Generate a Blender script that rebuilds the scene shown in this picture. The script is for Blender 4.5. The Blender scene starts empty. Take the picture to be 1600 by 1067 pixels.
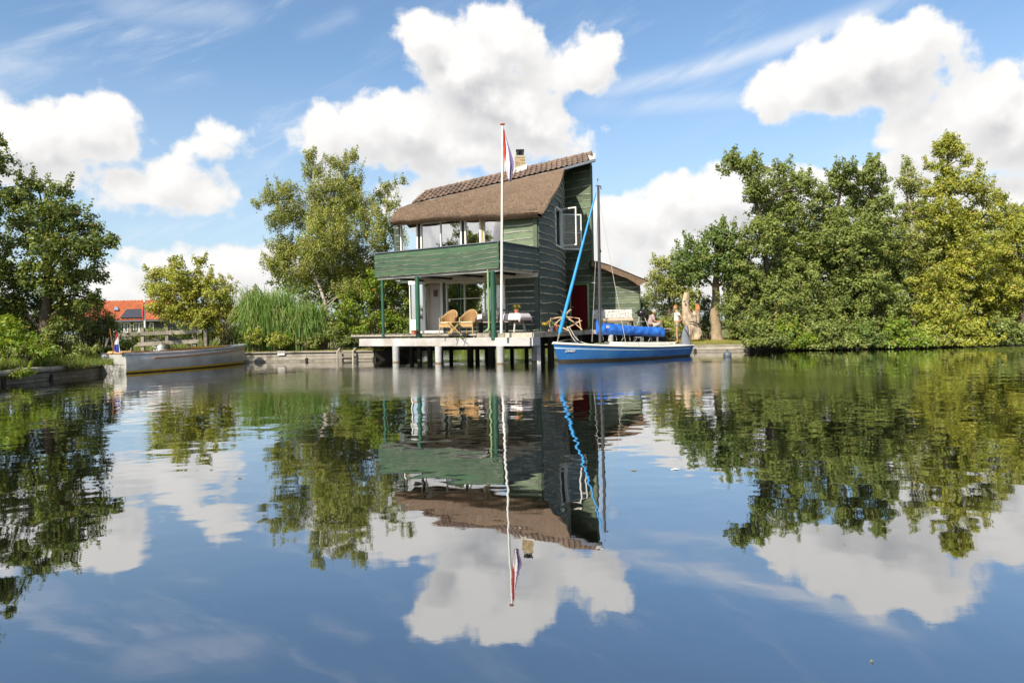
import bpy, math, random
import numpy as np
from mathutils import Vector, Matrix, noise

random.seed(7); np.random.seed(7)
scene = bpy.context.scene
col = scene.collection
R = math.radians

# ------------------------------------------------------------------ camera
F_PX, CX, HY, ROLL, CAM_Z = 1067.0, 800.0, 507.0, 0.020, 1.46     # photo is 1600 x 1067
cr, sr = math.cos(ROLL), math.sin(ROLL)
cam_d = bpy.data.cameras.new('camera'); cam = bpy.data.objects.new('camera', cam_d); col.objects.link(cam)
right = Vector((cr, 0, -sr)); up = Vector((sr, 0, cr)); back = Vector((0, -1, 0))
cam.matrix_world = Matrix(((right.x, up.x, back.x, 0), (right.y, up.y, back.y, 0), (right.z, up.z, back.z, CAM_Z), (0, 0, 0, 1)))
cam_d.sensor_width = 36; cam_d.lens = F_PX / 1600 * 36
cam_d.shift_y = -(533.5 - HY) / 1600
cam_d.clip_end = 6000; cam_d.clip_start = 0.1
scene.camera = cam

# ------------------------------------------------------------------ world, sun, exposure
SUN_EL, SUN_AZ = R(39), math.atan2(-0.535, -0.845)      # azimuth measured from +Y towards +X
S_DIR = Vector((math.sin(SUN_AZ) * math.cos(SUN_EL), math.cos(SUN_AZ) * math.cos(SUN_EL), math.sin(SUN_EL)))
sun_d = bpy.data.lights.new('sun', 'SUN'); sun_d.energy = 4.6; sun_d.angle = R(0.53); sun_d.color = (1.0, 0.93, 0.80)
sun = bpy.data.objects.new('sun', sun_d); col.objects.link(sun)
sun.rotation_euler = S_DIR.to_track_quat('Z', 'Y').to_euler()
scene.view_settings.view_transform = 'Standard'; scene.view_settings.look = 'None'
scene.view_settings.gamma = 1; scene.view_settings.use_curve_mapping = False
scene.view_settings.exposure = 0.62
scene.cycles.max_bounces = 8; scene.cycles.transparent_max_bounces = 12
scene.cycles.diffuse_bounces = 3; scene.cycles.glossy_bounces = 4
scene.cycles.caustics_reflective = False; scene.cycles.caustics_refractive = False
scene.cycles.sample_clamp_indirect = 6

def AB(px, py):
    """photo pixel -> tangent of azimuth and of depression"""
    u, v = px - CX, py - HY
    return (u * cr - v * sr) / F_PX, (u * sr + v * cr) / F_PX
def P(px, py, Y):
    a, b = AB(px, py)
    return Vector((a * Y, Y, CAM_Z - b * Y))
def PZ(px, z, Y, n=3):
    """point at depth Y and height z that the photo shows in column px"""
    py = HY
    for _ in range(n):
        a, b = AB(px, py); py += (CAM_Z - b * Y - z) * F_PX / Y
    a, b = AB(px, py)
    return Vector((a * Y, Y, z))

class NT:
    """small helper round a node tree"""
    def __init__(s, t): s.t = t; s.n = t.nodes; s.l = t.links
    def node(s, typ, **kw):
        nd = s.n.new(typ)
        for k, v in kw.items():
            if k.startswith('i_'):
                key = k[2:]
                nd.inputs[int(key) if key.isdigit() else key].default_value = v
            else: setattr(nd, k, v)
        return nd
    def put(s, sock, v):
        if isinstance(v, bpy.types.NodeSocket): s.l.new(v, sock)
        elif v is not None: sock.default_value = v
    def math(s, op, a, b=None, c=None, clamp=False):
        nd = s.n.new('ShaderNodeMath'); nd.operation = op; nd.use_clamp = clamp
        s.put(nd.inputs[0], a)
        if b is not None: s.put(nd.inputs[1], b)
        if c is not None: s.put(nd.inputs[2], c)
        return nd.outputs[0]
    def vmath(s, op, a, b=None, c=None):
        nd = s.n.new('ShaderNodeVectorMath'); nd.operation = op
        s.put(nd.inputs[0], a)
        if b is not None: s.put(nd.inputs[1], b)
        if c is not None: s.put(nd.inputs[2], c)
        return nd.outputs['Value'] if op in ('LENGTH', 'DOT_PRODUCT') else nd.outputs[0]
    def mix(s, f, a, b, typ='MIX'):
        nd = s.n.new('ShaderNodeMix'); nd.data_type = 'RGBA'; nd.blend_type = typ
        s.put(nd.inputs[0], f); s.put(nd.inputs[6], a); s.put(nd.inputs[7], b)
        return nd.outputs[2]
    def mapr(s, v, a, b, c=0.0, d=1.0, smooth=False):
        nd = s.n.new('ShaderNodeMapRange'); nd.clamp = True
        if smooth: nd.interpolation_type = 'SMOOTHSTEP'
        s.put(nd.inputs[0], v); s.put(nd.inputs[1], a); s.put(nd.inputs[2], b); s.put(nd.inputs[3], c); s.put(nd.inputs[4], d)
        return nd.outputs[0]
    def noise(s, vec, scale, detail=4, rough=.55, dist=0, dim='3D'):
        nd = s.n.new('ShaderNodeTexNoise'); nd.noise_dimensions = dim
        if vec is not None: s.l.new(vec, nd.inputs['Vector'])
        nd.inputs['Scale'].default_value = scale; nd.inputs['Detail'].default_value = detail
        nd.inputs['Roughness'].default_value = rough; nd.inputs['Distortion'].default_value = dist
        return nd.outputs[0]

# clouds are laid out on the sky by direction: (azimuth, elevation, radii) read off the photograph
CLOUDS = [  # photo x, y, rx, ry
 (735,100,88,62),(675,55,45,36),(795,72,50,44),(760,150,100,60),(560,208,84,42),(515,205,42,34),(640,200,90,52),(830,190,60,50),(700,228,195,36),
 (918,96,52,38),(880,110,40,26),
 (85,200,98,46),(10,215,80,58),(180,222,50,36),(60,250,120,34),(120,170,60,26),
 (268,272,44,34),(235,298,76,30),(305,308,52,24),(190,285,40,24),
 (322,232,34,11),(352,270,15,8),(352,212,18,7),
 (250,420,40,26),(385,408,62,28),(330,425,70,24),(200,440,60,16),(300,452,170,20),(450,440,80,24),
 (1345,98,112,58),(1235,150,66,34),(1425,84,54,38),(1285,118,80,46),(1395,130,80,40),(1440,125,50,34),(1330,140,90,34),
 (1545,150,90,54),(1450,188,84,26),(1610,175,100,70),(1560,235,120,46),
 (1440,246,34,20),(1500,262,70,30),(1580,300,120,40),
 (985,335,80,36),(1075,322,95,44),(1150,300,80,40),(1060,380,150,44),(1230,330,120,60),(1340,285,90,36),(1400,330,160,60),
 (745,288,36,12),(700,300,80,20),(640,300,60,14),(620,330,70,10),
 (700,430,400,24),(1250,440,300,30),(-120,240,120,60),(-300,330,160,70),(1800,250,150,80),(1980,150,140,60),
 # the same broken cumulus goes on round the rest of the sky
]
def azel(px, py):
    a, b = AB(px, py)
    return math.atan(a), math.atan(-b / math.sqrt(1 + a * a))

world = bpy.data.worlds.new('World'); scene.world = world; world.use_nodes = True
w = NT(world.node_tree); w.n.clear()
g = bpy.data.node_groups.new('cloud_field', 'ShaderNodeTree')
g.interface.new_socket('p', in_out='INPUT', socket_type='NodeSocketVector')
g.interface.new_socket('d', in_out='OUTPUT', socket_type='NodeSocketFloat')
G = NT(g); gi = G.n.new('NodeGroupInput'); go = G.n.new('NodeGroupOutput')
p0 = gi.outputs[0]
warp = G.n.new('ShaderNodeTexNoise'); warp.inputs['Scale'].default_value = 9; warp.inputs['Detail'].default_value = 2
G.l.new(p0, warp.inputs['Vector'])
wv = G.vmath('MULTIPLY_ADD', warp.outputs['Color'], (0.034, 0.024, 0), p0)
pw = G.vmath('ADD', wv, (-0.017, -0.012, 0))
acc = None
for (x, y, rx, ry) in CLOUDS:
    ca, ce = azel(x, y); k = 1 / (1 + ((x - 800) / F_PX) ** 2)
    ra, re = rx / F_PX * k, ry / F_PX * math.sqrt(k)
    q = G.vmath('MULTIPLY_ADD', pw, (1 / ra, 1 / re, 0), (-ca / ra, -ce / re, 0))
    r = min(ra, re)
    v = G.math('MULTIPLY_ADD', G.vmath('LENGTH', q), -r, r)
    if acc is None: acc = v
    else: acc = G.math('SMOOTH_MAX', acc, v, 0.018)
# generic cumulus outside the part of the sky seen in the photo
far = G.noise(p0, 3.2, 3, .5)
sx = G.n.new('ShaderNodeSeparateXYZ'); G.l.new(p0, sx.inputs[0])
outside = G.math('MAXIMUM', G.mapr(G.math('ABSOLUTE', sx.outputs[0]), .75, .95), G.mapr(sx.outputs[1], .50, .66))
gen = G.math('MULTIPLY_ADD', far, .55, -.30)
gen = G.math('MULTIPLY_ADD', G.math('SUBTRACT', 1, outside), -.5, gen)
acc = G.math('MAXIMUM', acc, gen)
n1 = G.noise(p0, 16, 7, .56)
n2 = G.n.new('ShaderNodeTexVoronoi'); n2.feature = 'SMOOTH_F1'; n2.inputs['Scale'].default_value = 34; n2.inputs['Smoothness'].default_value = .6
G.l.new(pw, n2.inputs['Vector'])
d = G.math('MULTIPLY_ADD', n1, .080, G.math('ADD', acc, -.0335))
d = G.math('MULTIPLY_ADD', n2.outputs['Distance'], -.018, G.math('ADD', d, .008))
G.l.new(d, go.inputs[0])

tc = w.n.new('ShaderNodeTexCoord')
sep = w.n.new('ShaderNodeSeparateXYZ'); w.l.new(tc.outputs['Generated'], sep.inputs[0])
az = w.math('ARCTAN2', sep.outputs[0], sep.outputs[1]); el = w.math('ARCSINE', sep.outputs[2])
cmb = w.n.new('ShaderNodeCombineXYZ'); w.l.new(az, cmb.inputs[0]); w.l.new(el, cmb.inputs[1])
p = cmb.outputs[0]
def field(vec):
    nd = w.n.new('ShaderNodeGroup'); nd.node_tree = g; w.l.new(vec, nd.inputs[0]); return nd.outputs[0]
d0 = field(p); d1 = field(w.vmath('ADD', p, (-.012, .038, 0)))
alpha = w.mapr(d0, -.004, .011, smooth=True)
grad = w.math('SUBTRACT', d0, d1)
lit = w.mapr(grad, -.024, .034, smooth=True)
thick = w.mapr(d0, .0, .040)
under = w.math('MULTIPLY', w.math('SUBTRACT', 1, lit), w.math('MULTIPLY_ADD', thick, .75, .25))
soft = w.noise(w.vmath('MULTIPLY', p, (1, 1.6, 1)), 7, 4, .5)
under = w.math('MULTIPLY', under, w.mapr(soft, .3, .7, .7, 1.1))
ccol = w.mix(under, (.68, .668, .65, 1), (.375, .38, .40, 1))
# thin high cirrus
rot = w.n.new('ShaderNodeVectorRotate'); rot.rotation_type = 'Z_AXIS'; rot.inputs['Angle'].default_value = R(-24); w.l.new(p, rot.inputs[0])
cir = w.noise(w.vmath('MULTIPLY', rot.outputs[0], (1.3, 7, 1)), 2.6, 6, .62, .4)
cir2 = w.noise(p, 2.3, 2, .5)
cirr = w.math('MULTIPLY', w.mapr(cir, .50, .80, 0, .62, True), w.mapr(cir2, .40, .62, .1, 1))
for (x0_, y0_, x1_, y1_, wd_, am_) in ((930, 150, 1440, -12, .022, .75), (150, 5, 400, 20, .03, .45), (460, 60, 560, 20, .018, .3), (900, 170, 1200, 150, .02, .45)):
    A_, B_ = Vector((*azel(x0_, y0_), 0)), Vector((*azel(x1_, y1_), 0)); D_ = (B_ - A_).normalized(); N_ = Vector((-D_.y, D_.x, 0)); L_ = (B_ - A_).length
    dl = w.math('ABSOLUTE', w.math('ADD', w.vmath('DOT_PRODUCT', p, tuple(N_)), -A_.dot(N_)))
    al = w.math('ADD', w.vmath('DOT_PRODUCT', p, tuple(D_)), -(A_ + B_).dot(D_) / 2)
    band = w.math('MULTIPLY', w.mapr(dl, 0, wd_, 1, 0, True), w.mapr(w.math('ABSOLUTE', al), L_ * .3, L_ * .6, 1, 0, True))
    cirr = w.math('MAXIMUM', cirr, w.math('MULTIPLY', w.math('MULTIPLY', band, am_), w.mapr(cir, .30, .66)))
# haze veil towards the horizon
veil = w.mapr(el, .0, .36, .60, 0.0)
sky = w.n.new('ShaderNodeTexSky'); sky.sky_type = 'NISHITA'; sky.sun_disc = False
sky.sun_elevation = SUN_EL; sky.sun_rotation = SUN_AZ
sky.air_density = 1.0; sky.dust_density = 1.2; sky.ozone_density = 1.6; sky.altitude = 0
SKYS = .118
skyc = w.mix(1.0, sky.outputs[0], (.90 * SKYS, 1.01 * SKYS, 1.05 * SKYS, 1), 'MULTIPLY')
base = w.mix(veil, skyc, (.42, .475, .545, 1))
base = w.mix(cirr, base, (.58, .61, .66, 1))
final = w.mix(alpha, base, ccol)
bg = w.n.new('ShaderNodeBackground'); w.l.new(final, bg.inputs[0]); bg.inputs[1].default_value = 1.0
wo = w.n.new('ShaderNodeOutputWorld'); w.l.new(bg.outputs[0], wo.inputs[0])
world.cycles.sampling_method = 'MANUAL'; world.cycles.sample_map_resolution = 512

# ------------------------------------------------------------------ object helpers
def org(o):
    v = Vector((0, 0, 0))
    while o is not None: v = v + o.location; o = o.parent
    return v
def thing(name, label, cat, loc=(0, 0, 0), rz=0, group=None):
    o = bpy.data.objects.new(name, None); col.objects.link(o); o.empty_display_size = .2
    o.location = loc; o.rotation_euler = (0, 0, rz); o['label'] = label; o['category'] = cat
    if group: o['group'] = group
    return o
def tag(o, label=None, cat=None, group=None, kind=None):
    if label: o['label'] = label
    if cat: o['category'] = cat
    if group: o['group'] = group
    if kind: o['kind'] = kind
    return o
def copy_tree(o, parent=None):
    c = o.copy(); col.objects.link(c); c.parent = parent
    for ch in list(o.children): copy_tree(ch, c)
    return c

class MB:
    def __init__(s): s.v = []; s.f = []; s.m = []
    def add(s, vs, fs, m=0):
        o = len(s.v); s.v += [tuple(x) for x in vs]
        s.f += [tuple(i + o for i in f) for f in fs]
        s.m += (list(m) if isinstance(m, (list, tuple)) else [m] * len(fs)); return s
    def quad(s, a, b, c, d, m=0): return s.add([a, b, c, d], [(0, 1, 2, 3)], m)
    def box(s, c, size, rz=0, m=0, M=None):
        hx, hy, hz = size[0] / 2, size[1] / 2, size[2] / 2
        vs = [Vector((x * hx, y * hy, z * hz)) for z in (-1, 1) for (x, y) in ((-1, -1), (1, -1), (1, 1), (-1, 1))]
        if M is None: M = Matrix.Rotation(rz, 3, 'Z')
        vs = [M @ v + Vector(c) for v in vs]
        return s.add(vs, [(3, 2, 1, 0), (4, 5, 6, 7), (0, 1, 5, 4), (1, 2, 6, 5), (2, 3, 7, 6), (3, 0, 4, 7)], m)
    def beam(s, a, b, wd, ht, m=0, upv=(0, 0, 1)):
        a, b = Vector(a), Vector(b); d = (b - a); L = d.length
        if L < 1e-6: return s
        d.normalize(); x = d.cross(Vector(upv))
        if x.length < 1e-4: x = d.cross(Vector((1, 0, 0)))
        x.normalize(); z = x.cross(d)
        M = Matrix((x, d, z)).transposed()
        return s.box((a + b) / 2, (wd, L, ht), M=M, m=m)
    def tube(s, pts, r, n=8, m=0, caps=True):
        pts = [Vector(q) for q in pts]; k = len(pts)
        rr = r if isinstance(r, (list, tuple)) else [r] * k
        vs = []; prev = None
        for i, q in enumerate(pts):
            d = (pts[min(i + 1, k - 1)] - pts[max(i - 1, 0)]).normalized()
            if prev is None:
                x = d.cross(Vector((0, 0, 1)))
                if x.length < .05: x = d.cross(Vector((0, 1, 0)))
            else: x = prev - d * prev.dot(d)
            x.normalize(); prev = x; y = d.cross(x)
            for j in range(n):
                a = 2 * math.pi * j / n
                vs.append(q + (x * math.cos(a) + y * math.sin(a)) * rr[i])
        fs = [(i * n + j, i * n + (j + 1) % n, (i + 1) * n + (j + 1) % n, (i + 1) * n + j) for i in range(k - 1) for j in range(n)]
        if caps: fs += [tuple(range(n))[::-1], tuple((k - 1) * n + j for j in range(n))]
        return s.add(vs, fs, m)
    def lathe(s, c, prof, n=14, m=0):
        vs = []; c = Vector(c)
        for (r, z) in prof:
            for j in range(n):
                a = 2 * math.pi * j / n; vs.append(c + Vector((r * math.cos(a), r * math.sin(a), z)))
        k = len(prof)
        fs = [(i * n + j, i * n + (j + 1) % n, (i + 1) * n + (j + 1) % n, (i + 1) * n + j) for i in range(k - 1) for j in range(n)]
        fs += [tuple(range(n))[::-1], tuple((k - 1) * n + j for j in range(n))]
        return s.add(vs, fs, m)
    def grid(s, rows, m=0, mf=None, close=False):
        nr, nc = len(rows), len(rows[0])
        vs = [q for r in rows for q in r]; fs = []; ms = []
        for i in range(nr - 1):
            for j in range(nc if close else nc - 1):
                fs.append((i * nc + j, i * nc + (j + 1) % nc, (i + 1) * nc + (j + 1) % nc, (i + 1) * nc + j)); ms.append(mf(i, j) if mf else m)
        return s.add(vs, fs, ms)
    def prism(s, poly, z0, z1, m=0, mt=None):
        n = len(poly); vs = [(q[0], q[1], z0) for q in poly] + [(q[0], q[1], z1) for q in poly]
        fs = [tuple(range(n))[::-1], tuple(range(n, 2 * n))] + [(i, (i + 1) % n, (i + 1) % n + n, i + n) for i in range(n)]
        return s.add(vs, fs, [m, m if mt is None else mt] + [m] * n)
    def slab(s, a, b, c, d, th, m=0):
        """four points made a slab of thickness th along minus the normal"""
        a, b, c, d = map(Vector, (a, b, c, d)); nn = (b - a).cross(d - a).normalized() * th
        return s.add([a, b, c, d, a - nn, b - nn, c - nn, d - nn], [(0, 1, 2, 3), (7, 6, 5, 4), (0, 4, 5, 1), (1, 5, 6, 2), (2, 6, 7, 3), (3, 7, 4, 0)], m)
    def build(s, name, mats, parent=None, smooth=False, world=True, bevel=0):
        me = bpy.data.meshes.new(name)
        o_ = org(parent) if (world and parent is not None) else Vector((0, 0, 0))
        me.from_pydata([(x - o_.x, y - o_.y, z - o_.z) for (x, y, z) in s.v], [], s.f)
        if not isinstance(mats, (list, tuple)): mats = [mats]
        for mm in mats: me.materials.append(mm)
        if len(mats) > 1: me.polygons.foreach_set('material_index', s.m)
        if smooth:
            me.polygons.foreach_set('use_smooth', [True] * len(me.polygons))
            try: me.set_sharp_from_angle(angle=R(smooth if smooth > 1 else 40))
            except Exception: pass
        me.update()
        o = bpy.data.objects.new(name, me); col.objects.link(o)
        if parent is not None: o.parent = parent
        if bevel:
            b = o.modifiers.new('bevel', 'BEVEL'); b.width = bevel; b.segments = 1; b.limit_method = 'ANGLE'
        return o

# ------------------------------------------------------------------ materials
def mat(name, c, rough=.7, var=.18, scale=6, bump=.15, bscale=40, c2=None, c2amt=.5, spec=.35, metal=0, stretch=(1, 1, 1), rnd=.0, bdist=.01, coat=0, world=False):
    m = bpy.data.materials.new(name); m.use_nodes = True; t = NT(m.node_tree)
    b = t.n['Principled BSDF']; tcn = t.n.new('ShaderNodeTexCoord')
    vec = tcn.outputs['Object']
    if world: gm = t.n.new('ShaderNodeNewGeometry'); vec = gm.outputs['Position']
    v = t.vmath('MULTIPLY', vec, stretch)
    n = t.noise(v, scale, 5, .6)
    f = t.mapr(n, .3, .7)
    ca = tuple(max(0, x * (1 - var)) for x in c) + (1,); cb = tuple(min(1, x * (1 + var)) for x in c) + (1,)
    cc = t.mix(f, ca, cb)
    if c2:
        n2 = t.noise(v, scale * .45, 6, .65)
        cc = t.mix(t.mapr(n2, .62 - .3 * c2amt, .78 - .2 * c2amt), cc, tuple(c2) + (1,))
    if rnd:
        oi = t.n.new('ShaderNodeObjectInfo')
        hs = t.n.new('ShaderNodeHueSaturation'); t.l.new(cc, hs.inputs['Color'])
        t.l.new(t.mapr(oi.outputs['Random'], 0, 1, 1 - rnd, 1 + rnd), hs.inputs['Value'])
        t.l.new(t.mapr(t.math('FRACT', t.math('MULTIPLY', oi.outputs['Random'], 7.3)), 0, 1, .5 - rnd * .06, .5 + rnd * .06), hs.inputs['Hue'])
        cc = hs.outputs[0]
    t.l.new(cc, b.inputs['Base Color'])
    b.inputs['Roughness'].default_value = rough; b.inputs['Specular IOR Level'].default_value = spec
    b.inputs['Metallic'].default_value = metal; b.inputs['Coat Weight'].default_value = coat
    if bump:
        nb = t.noise(v, bscale, 4, .6); bp = t.n.new('ShaderNodeBump'); bp.inputs['Strength'].default_value = bump
        bp.inputs['Distance'].default_value = bdist; t.l.new(nb, bp.inputs['Height']); t.l.new(bp.outputs[0], b.inputs['Normal'])
    return m
def leafmat(name, dark, light, accent=None, acc=0.0, trans=.32):
    m = bpy.data.materials.new(name); m.use_nodes = True; t = NT(m.node_tree); b = t.n['Principled BSDF']
    at = t.n.new('ShaderNodeAttribute'); at.attribute_name = 'tint'
    c = t.mix(at.outputs['Fac'], tuple(dark) + (1,), tuple(light) + (1,))
    if accent:
        at2 = t.n.new('ShaderNodeAttribute'); at2.attribute_name = 'tint2'
        c = t.mix(t.mapr(at2.outputs['Fac'], 1 - acc, 1 - acc + .02), c, tuple(accent) + (1,))
    t.l.new(c, b.inputs['Base Color']); b.inputs['Roughness'].default_value = .48; b.inputs['Specular IOR Level'].default_value = .4
    tr = t.n.new('ShaderNodeBsdfTranslucent')
    t.l.new(t.mix(1, c, (1.5, 1.35, .55, 1), 'MULTIPLY'), tr.inputs[0])
    mx = t.n.new('ShaderNodeMixShader'); mx.inputs[0].default_value = trans
    t.l.new(b.outputs[0], mx.inputs[1]); t.l.new(tr.outputs[0], mx.inputs[2])
    t.l.new(mx.outputs[0], t.n['Material Output'].inputs[0])
    return m
def glassmat(name, tint=(.9, .95, .95), refl=2.2):
    m = bpy.data.materials.new(name); m.use_nodes = True; t = NT(m.node_tree); t.n.remove(t.n['Principled BSDF'])
    fr = t.n.new('ShaderNodeFresnel'); fr.inputs[0].default_value = refl
    gl = t.n.new('ShaderNodeBsdfGlossy'); gl.inputs['Roughness'].default_value = .012
    tp = t.n.new('ShaderNodeBsdfTransparent'); tp.inputs[0].default_value = tuple(tint) + (1,)
    tcn = t.n.new('ShaderNodeTexCoord'); nb = t.noise(tcn.outputs['Object'], 1.4, 2, .5)
    bp = t.n.new('ShaderNodeBump'); bp.inputs['Strength'].default_value = .25; bp.inputs['Distance'].default_value = .01
    t.l.new(nb, bp.inputs['Height']); t.l.new(bp.outputs[0], gl.inputs['Normal'])
    mx = t.n.new('ShaderNodeMixShader'); t.l.new(fr.outputs[0], mx.inputs[0]); t.l.new(tp.outputs[0], mx.inputs[1]); t.l.new(gl.outputs[0], mx.inputs[2])
    t.l.new(mx.outputs[0], t.n['Material Output'].inputs[0]); return m

M = {}
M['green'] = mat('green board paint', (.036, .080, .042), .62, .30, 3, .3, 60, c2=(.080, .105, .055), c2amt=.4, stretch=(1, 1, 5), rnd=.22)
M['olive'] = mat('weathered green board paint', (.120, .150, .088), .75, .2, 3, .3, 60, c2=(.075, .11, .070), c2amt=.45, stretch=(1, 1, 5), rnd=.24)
M['dark'] = mat('shaded green board paint', (.044, .060, .048), .6, .25, 3, .3, 60, c2=(.070, .085, .075), c2amt=.45, stretch=(1, 1, 5), rnd=.3)  # board paint with shade in the colour, for faces out of the sun
M['post'] = mat('green post paint', (.022, .085, .050), .5, .2, 3, .15, 50, rnd=.1)
M['edge'] = mat('pale board edge', (.46, .45, .39), .8, .35, 4, .3, 60, c2=(.10, .13, .09), c2amt=.55)
M['white'] = mat('white frame paint', (.74, .72, .67), .45, .06, 3, .08, 50)
M['offwhite'] = mat('painted white deck beam', (.47, .445, .43), .75, .15, 2, .3, 30, c2=(.33, .29, .24), c2amt=.5)
M['cream'] = mat('cream interior paint', (.66, .60, .50), .8, .06, 1.5, .05, 30)
M['mauve'] = mat('pale entrance panel', (.50, .45, .41), .8, .08, 1.5, .05, 30)
M['black'] = mat('black paint', (.015, .015, .017), .4, .2, 4, .1, 40)
M['slate'] = mat('slate grey paint', (.11, .125, .16), .6, .15, 4, .1, 40)
M['wood'] = mat('weathered grey timber', (.25, .22, .175), .85, .3, 4, .5, 30, c2=(.13, .12, .09), c2amt=.45, stretch=(1, 1, 1), rnd=.2)
M['quay'] = mat('bleached quay timber', (.36, .32, .26), .85, .25, 3, .5, 30, c2=(.16, .14, .10), c2amt=.35, rnd=.15)
M['darkwood'] = mat('dark and shaded timber', (.035, .030, .024), .8, .3, 4, .5, 30, rnd=.2)  # dark wood; on covered quay planks its colour also carries the shade
M['pile'] = mat('concrete pile', (.44, .43, .42), .8, .15, 3, .3, 30, c2=(.28, .24, .19), c2amt=.2, rnd=.12)
M['tide'] = mat('slimy tide stain', (.20, .15, .075), .6, .3, 8, .3, 40)
M['red'] = mat('dark red door paint', (.16, .012, .014), .4, .12, 3, .08, 40)
M['ochre'] = mat('ochre frame paint', (.42, .32, .13), .5, .15, 4, .05, 40)
M['pipe'] = mat('pale green drain pipe', (.20, .31, .13), .5, .15, 4, .05, 40)
M['brick'] = mat('buff chimney brick', (.34, .26, .14), .85, .25, 30, .5, 60)
M['brick1'] = mat('buff brick', (.36, .27, .15), .85, .2, 12, .4, 60, rnd=.25)
M['mortar'] = mat('light mortar', (.42, .38, .31), .9, .1, 12, .4, 60)
M['lead'] = mat('white mortar flashing', (.46, .43, .39), .8, .2, 6, .4, 30, c2=(.30, .27, .23), c2amt=.3)
M['tile'] = mat('weathered brown clay tile', (.185, .125, .095), .8, .3, 6, .4, 50, c2=(.20, .19, .12), c2amt=.3, rnd=.28)
M['glass'] = glassmat('window glass', (.93, .96, .95), 1.75)
M['skin'] = mat('skin', (.56, .30, .19), .5, .06, 8, .05, 40)
M['grass_soil'] = mat('lawn soil', (.13, .15, .035), .9, .3, 3, .5, 20, c2=(.22, .18, .07), c2amt=.5, world=True)

def thatchmat():
    m = bpy.data.materials.new('thatch reed'); m.use_nodes = True; t = NT(m.node_tree); b = t.n['Principled BSDF']
    tcn = t.n.new('ShaderNodeTexCoord'); v = tcn.outputs['Object']
    fine = t.noise(v, 21, 5, .75)
    big = t.noise(v, 1.3, 5, .6)
    c = t.mix(t.mapr(fine, .36, .64), (.105, .072, .050, 1), (.42, .290, .195, 1))
    c = t.mix(t.mapr(big, .42, .72, 0, .5), c, (.17, .12, .09, 1))
    c = t.mix(t.mapr(t.noise(v, 2.6, 4, .6), .60, .75, 0, .4), c, (.13, .12, .055, 1))
    t.l.new(c, b.inputs['Base Color']); b.inputs['Roughness'].default_value = .95; b.inputs['Specular IOR Level'].default_value = .1
    bp = t.n.new('ShaderNodeBump'); bp.inputs['Strength'].default_value = 1; bp.inputs['Distance'].default_value = .09
    t.l.new(t.math('MULTIPLY_ADD', big, 1.2, fine), bp.inputs['Height']); t.l.new(bp.outputs[0], b.inputs['Normal'])
    return m
M['thatch'] = thatchmat()

# ================================================================== WATER AND LAND
def watermat():
    m = bpy.data.materials.new('canal water'); m.use_nodes = True; t = NT(m.node_tree); t.n.remove(t.n['Principled BSDF'])
    gm = t.n.new('ShaderNodeNewGeometry'); pos = gm.outputs['Position']
    sp = t.n.new('ShaderNodeSeparateXYZ'); t.l.new(pos, sp.inputs[0])
    # long lazy undulation, short ripples, and a breeze patch in front of the deck
    slow = t.noise(t.vmath('MULTIPLY', pos, (.8, 1.0, 1)), 1.5, 2, .5)
    mid = t.noise(t.vmath('MULTIPLY', pos, (.7, 1.2, 1)), 4.5, 3, .5)
    fine = t.noise(t.vmath('MULTIPLY', pos, (.8, 1.4, 1)), 16, 3, .6)
    edge = t.noise(pos, .35, 3, .5)
    yy = t.math('MULTIPLY_ADD', edge, 5.0, sp.outputs[1]); xx = t.math('MULTIPLY_ADD', edge, 6.0, sp.outputs[0])
    patch = t.math('MULTIPLY', t.mapr(yy, 15.0, 20.0, smooth=True), t.math('MULTIPLY', t.mapr(xx, -6.5, -2.0, smooth=True), t.mapr(xx, 9.5, 12.5, 1, 0, True)))
    patch = t.math('MULTIPLY', patch, t.mapr(sp.outputs[1], 24.4, 25.6, 1, .10, True))
    farf = t.mapr(sp.outputs[1], 3.0, 13.0, .18, 1.0)
    h = t.math('MULTIPLY', slow, t.math('MULTIPLY', farf, .0115))
    h = t.math('MULTIPLY_ADD', mid, t.math('MULTIPLY', t.mapr(sp.outputs[1], 4.0, 15.0, .04, 1.0), .0007), h)
    h = t.math('MULTIPLY_ADD', fine, t.math('MULTIPLY_ADD', patch, .0042, .00006), h)
    bp = t.n.new('ShaderNodeBump'); bp.inputs['Strength'].default_value = 1; bp.inputs['Distance'].default_value = 1
    t.l.new(h, bp.inputs['Height'])
    gl = t.n.new('ShaderNodeBsdfGlossy'); gl.inputs['Roughness'].default_value = 0.0; gl.inputs[0].default_value = (.92, .925, .93, 1)
    t.l.new(bp.outputs[0], gl.inputs['Normal'])
    df = t.n.new('ShaderNodeBsdfDiffuse'); df.inputs[0].default_value = (.0055, .0060, .0045, 1)
    fr = t.n.new('ShaderNodeFresnel'); fr.inputs[0].default_value = 2.9; t.l.new(bp.outputs[0], fr.inputs['Normal'])
    fac = t.mapr(fr.outputs[0], .24, .64, .49, .98)
    mx = t.n.new('ShaderNodeMixShader'); t.l.new(fac, mx.inputs[0]); t.l.new(df.outputs[0], mx.inputs[1]); t.l.new(gl.outputs[0], mx.inputs[2])
    t.l.new(mx.outputs[0], t.n['Material Output'].inputs[0]); return m
wm = MB(); wm.quad((-900, -900, 0), (900, -900, 0), (900, 900, 0), (-900, 900, 0))
tag(wm.build('water', watermat()), kind='structure')

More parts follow.
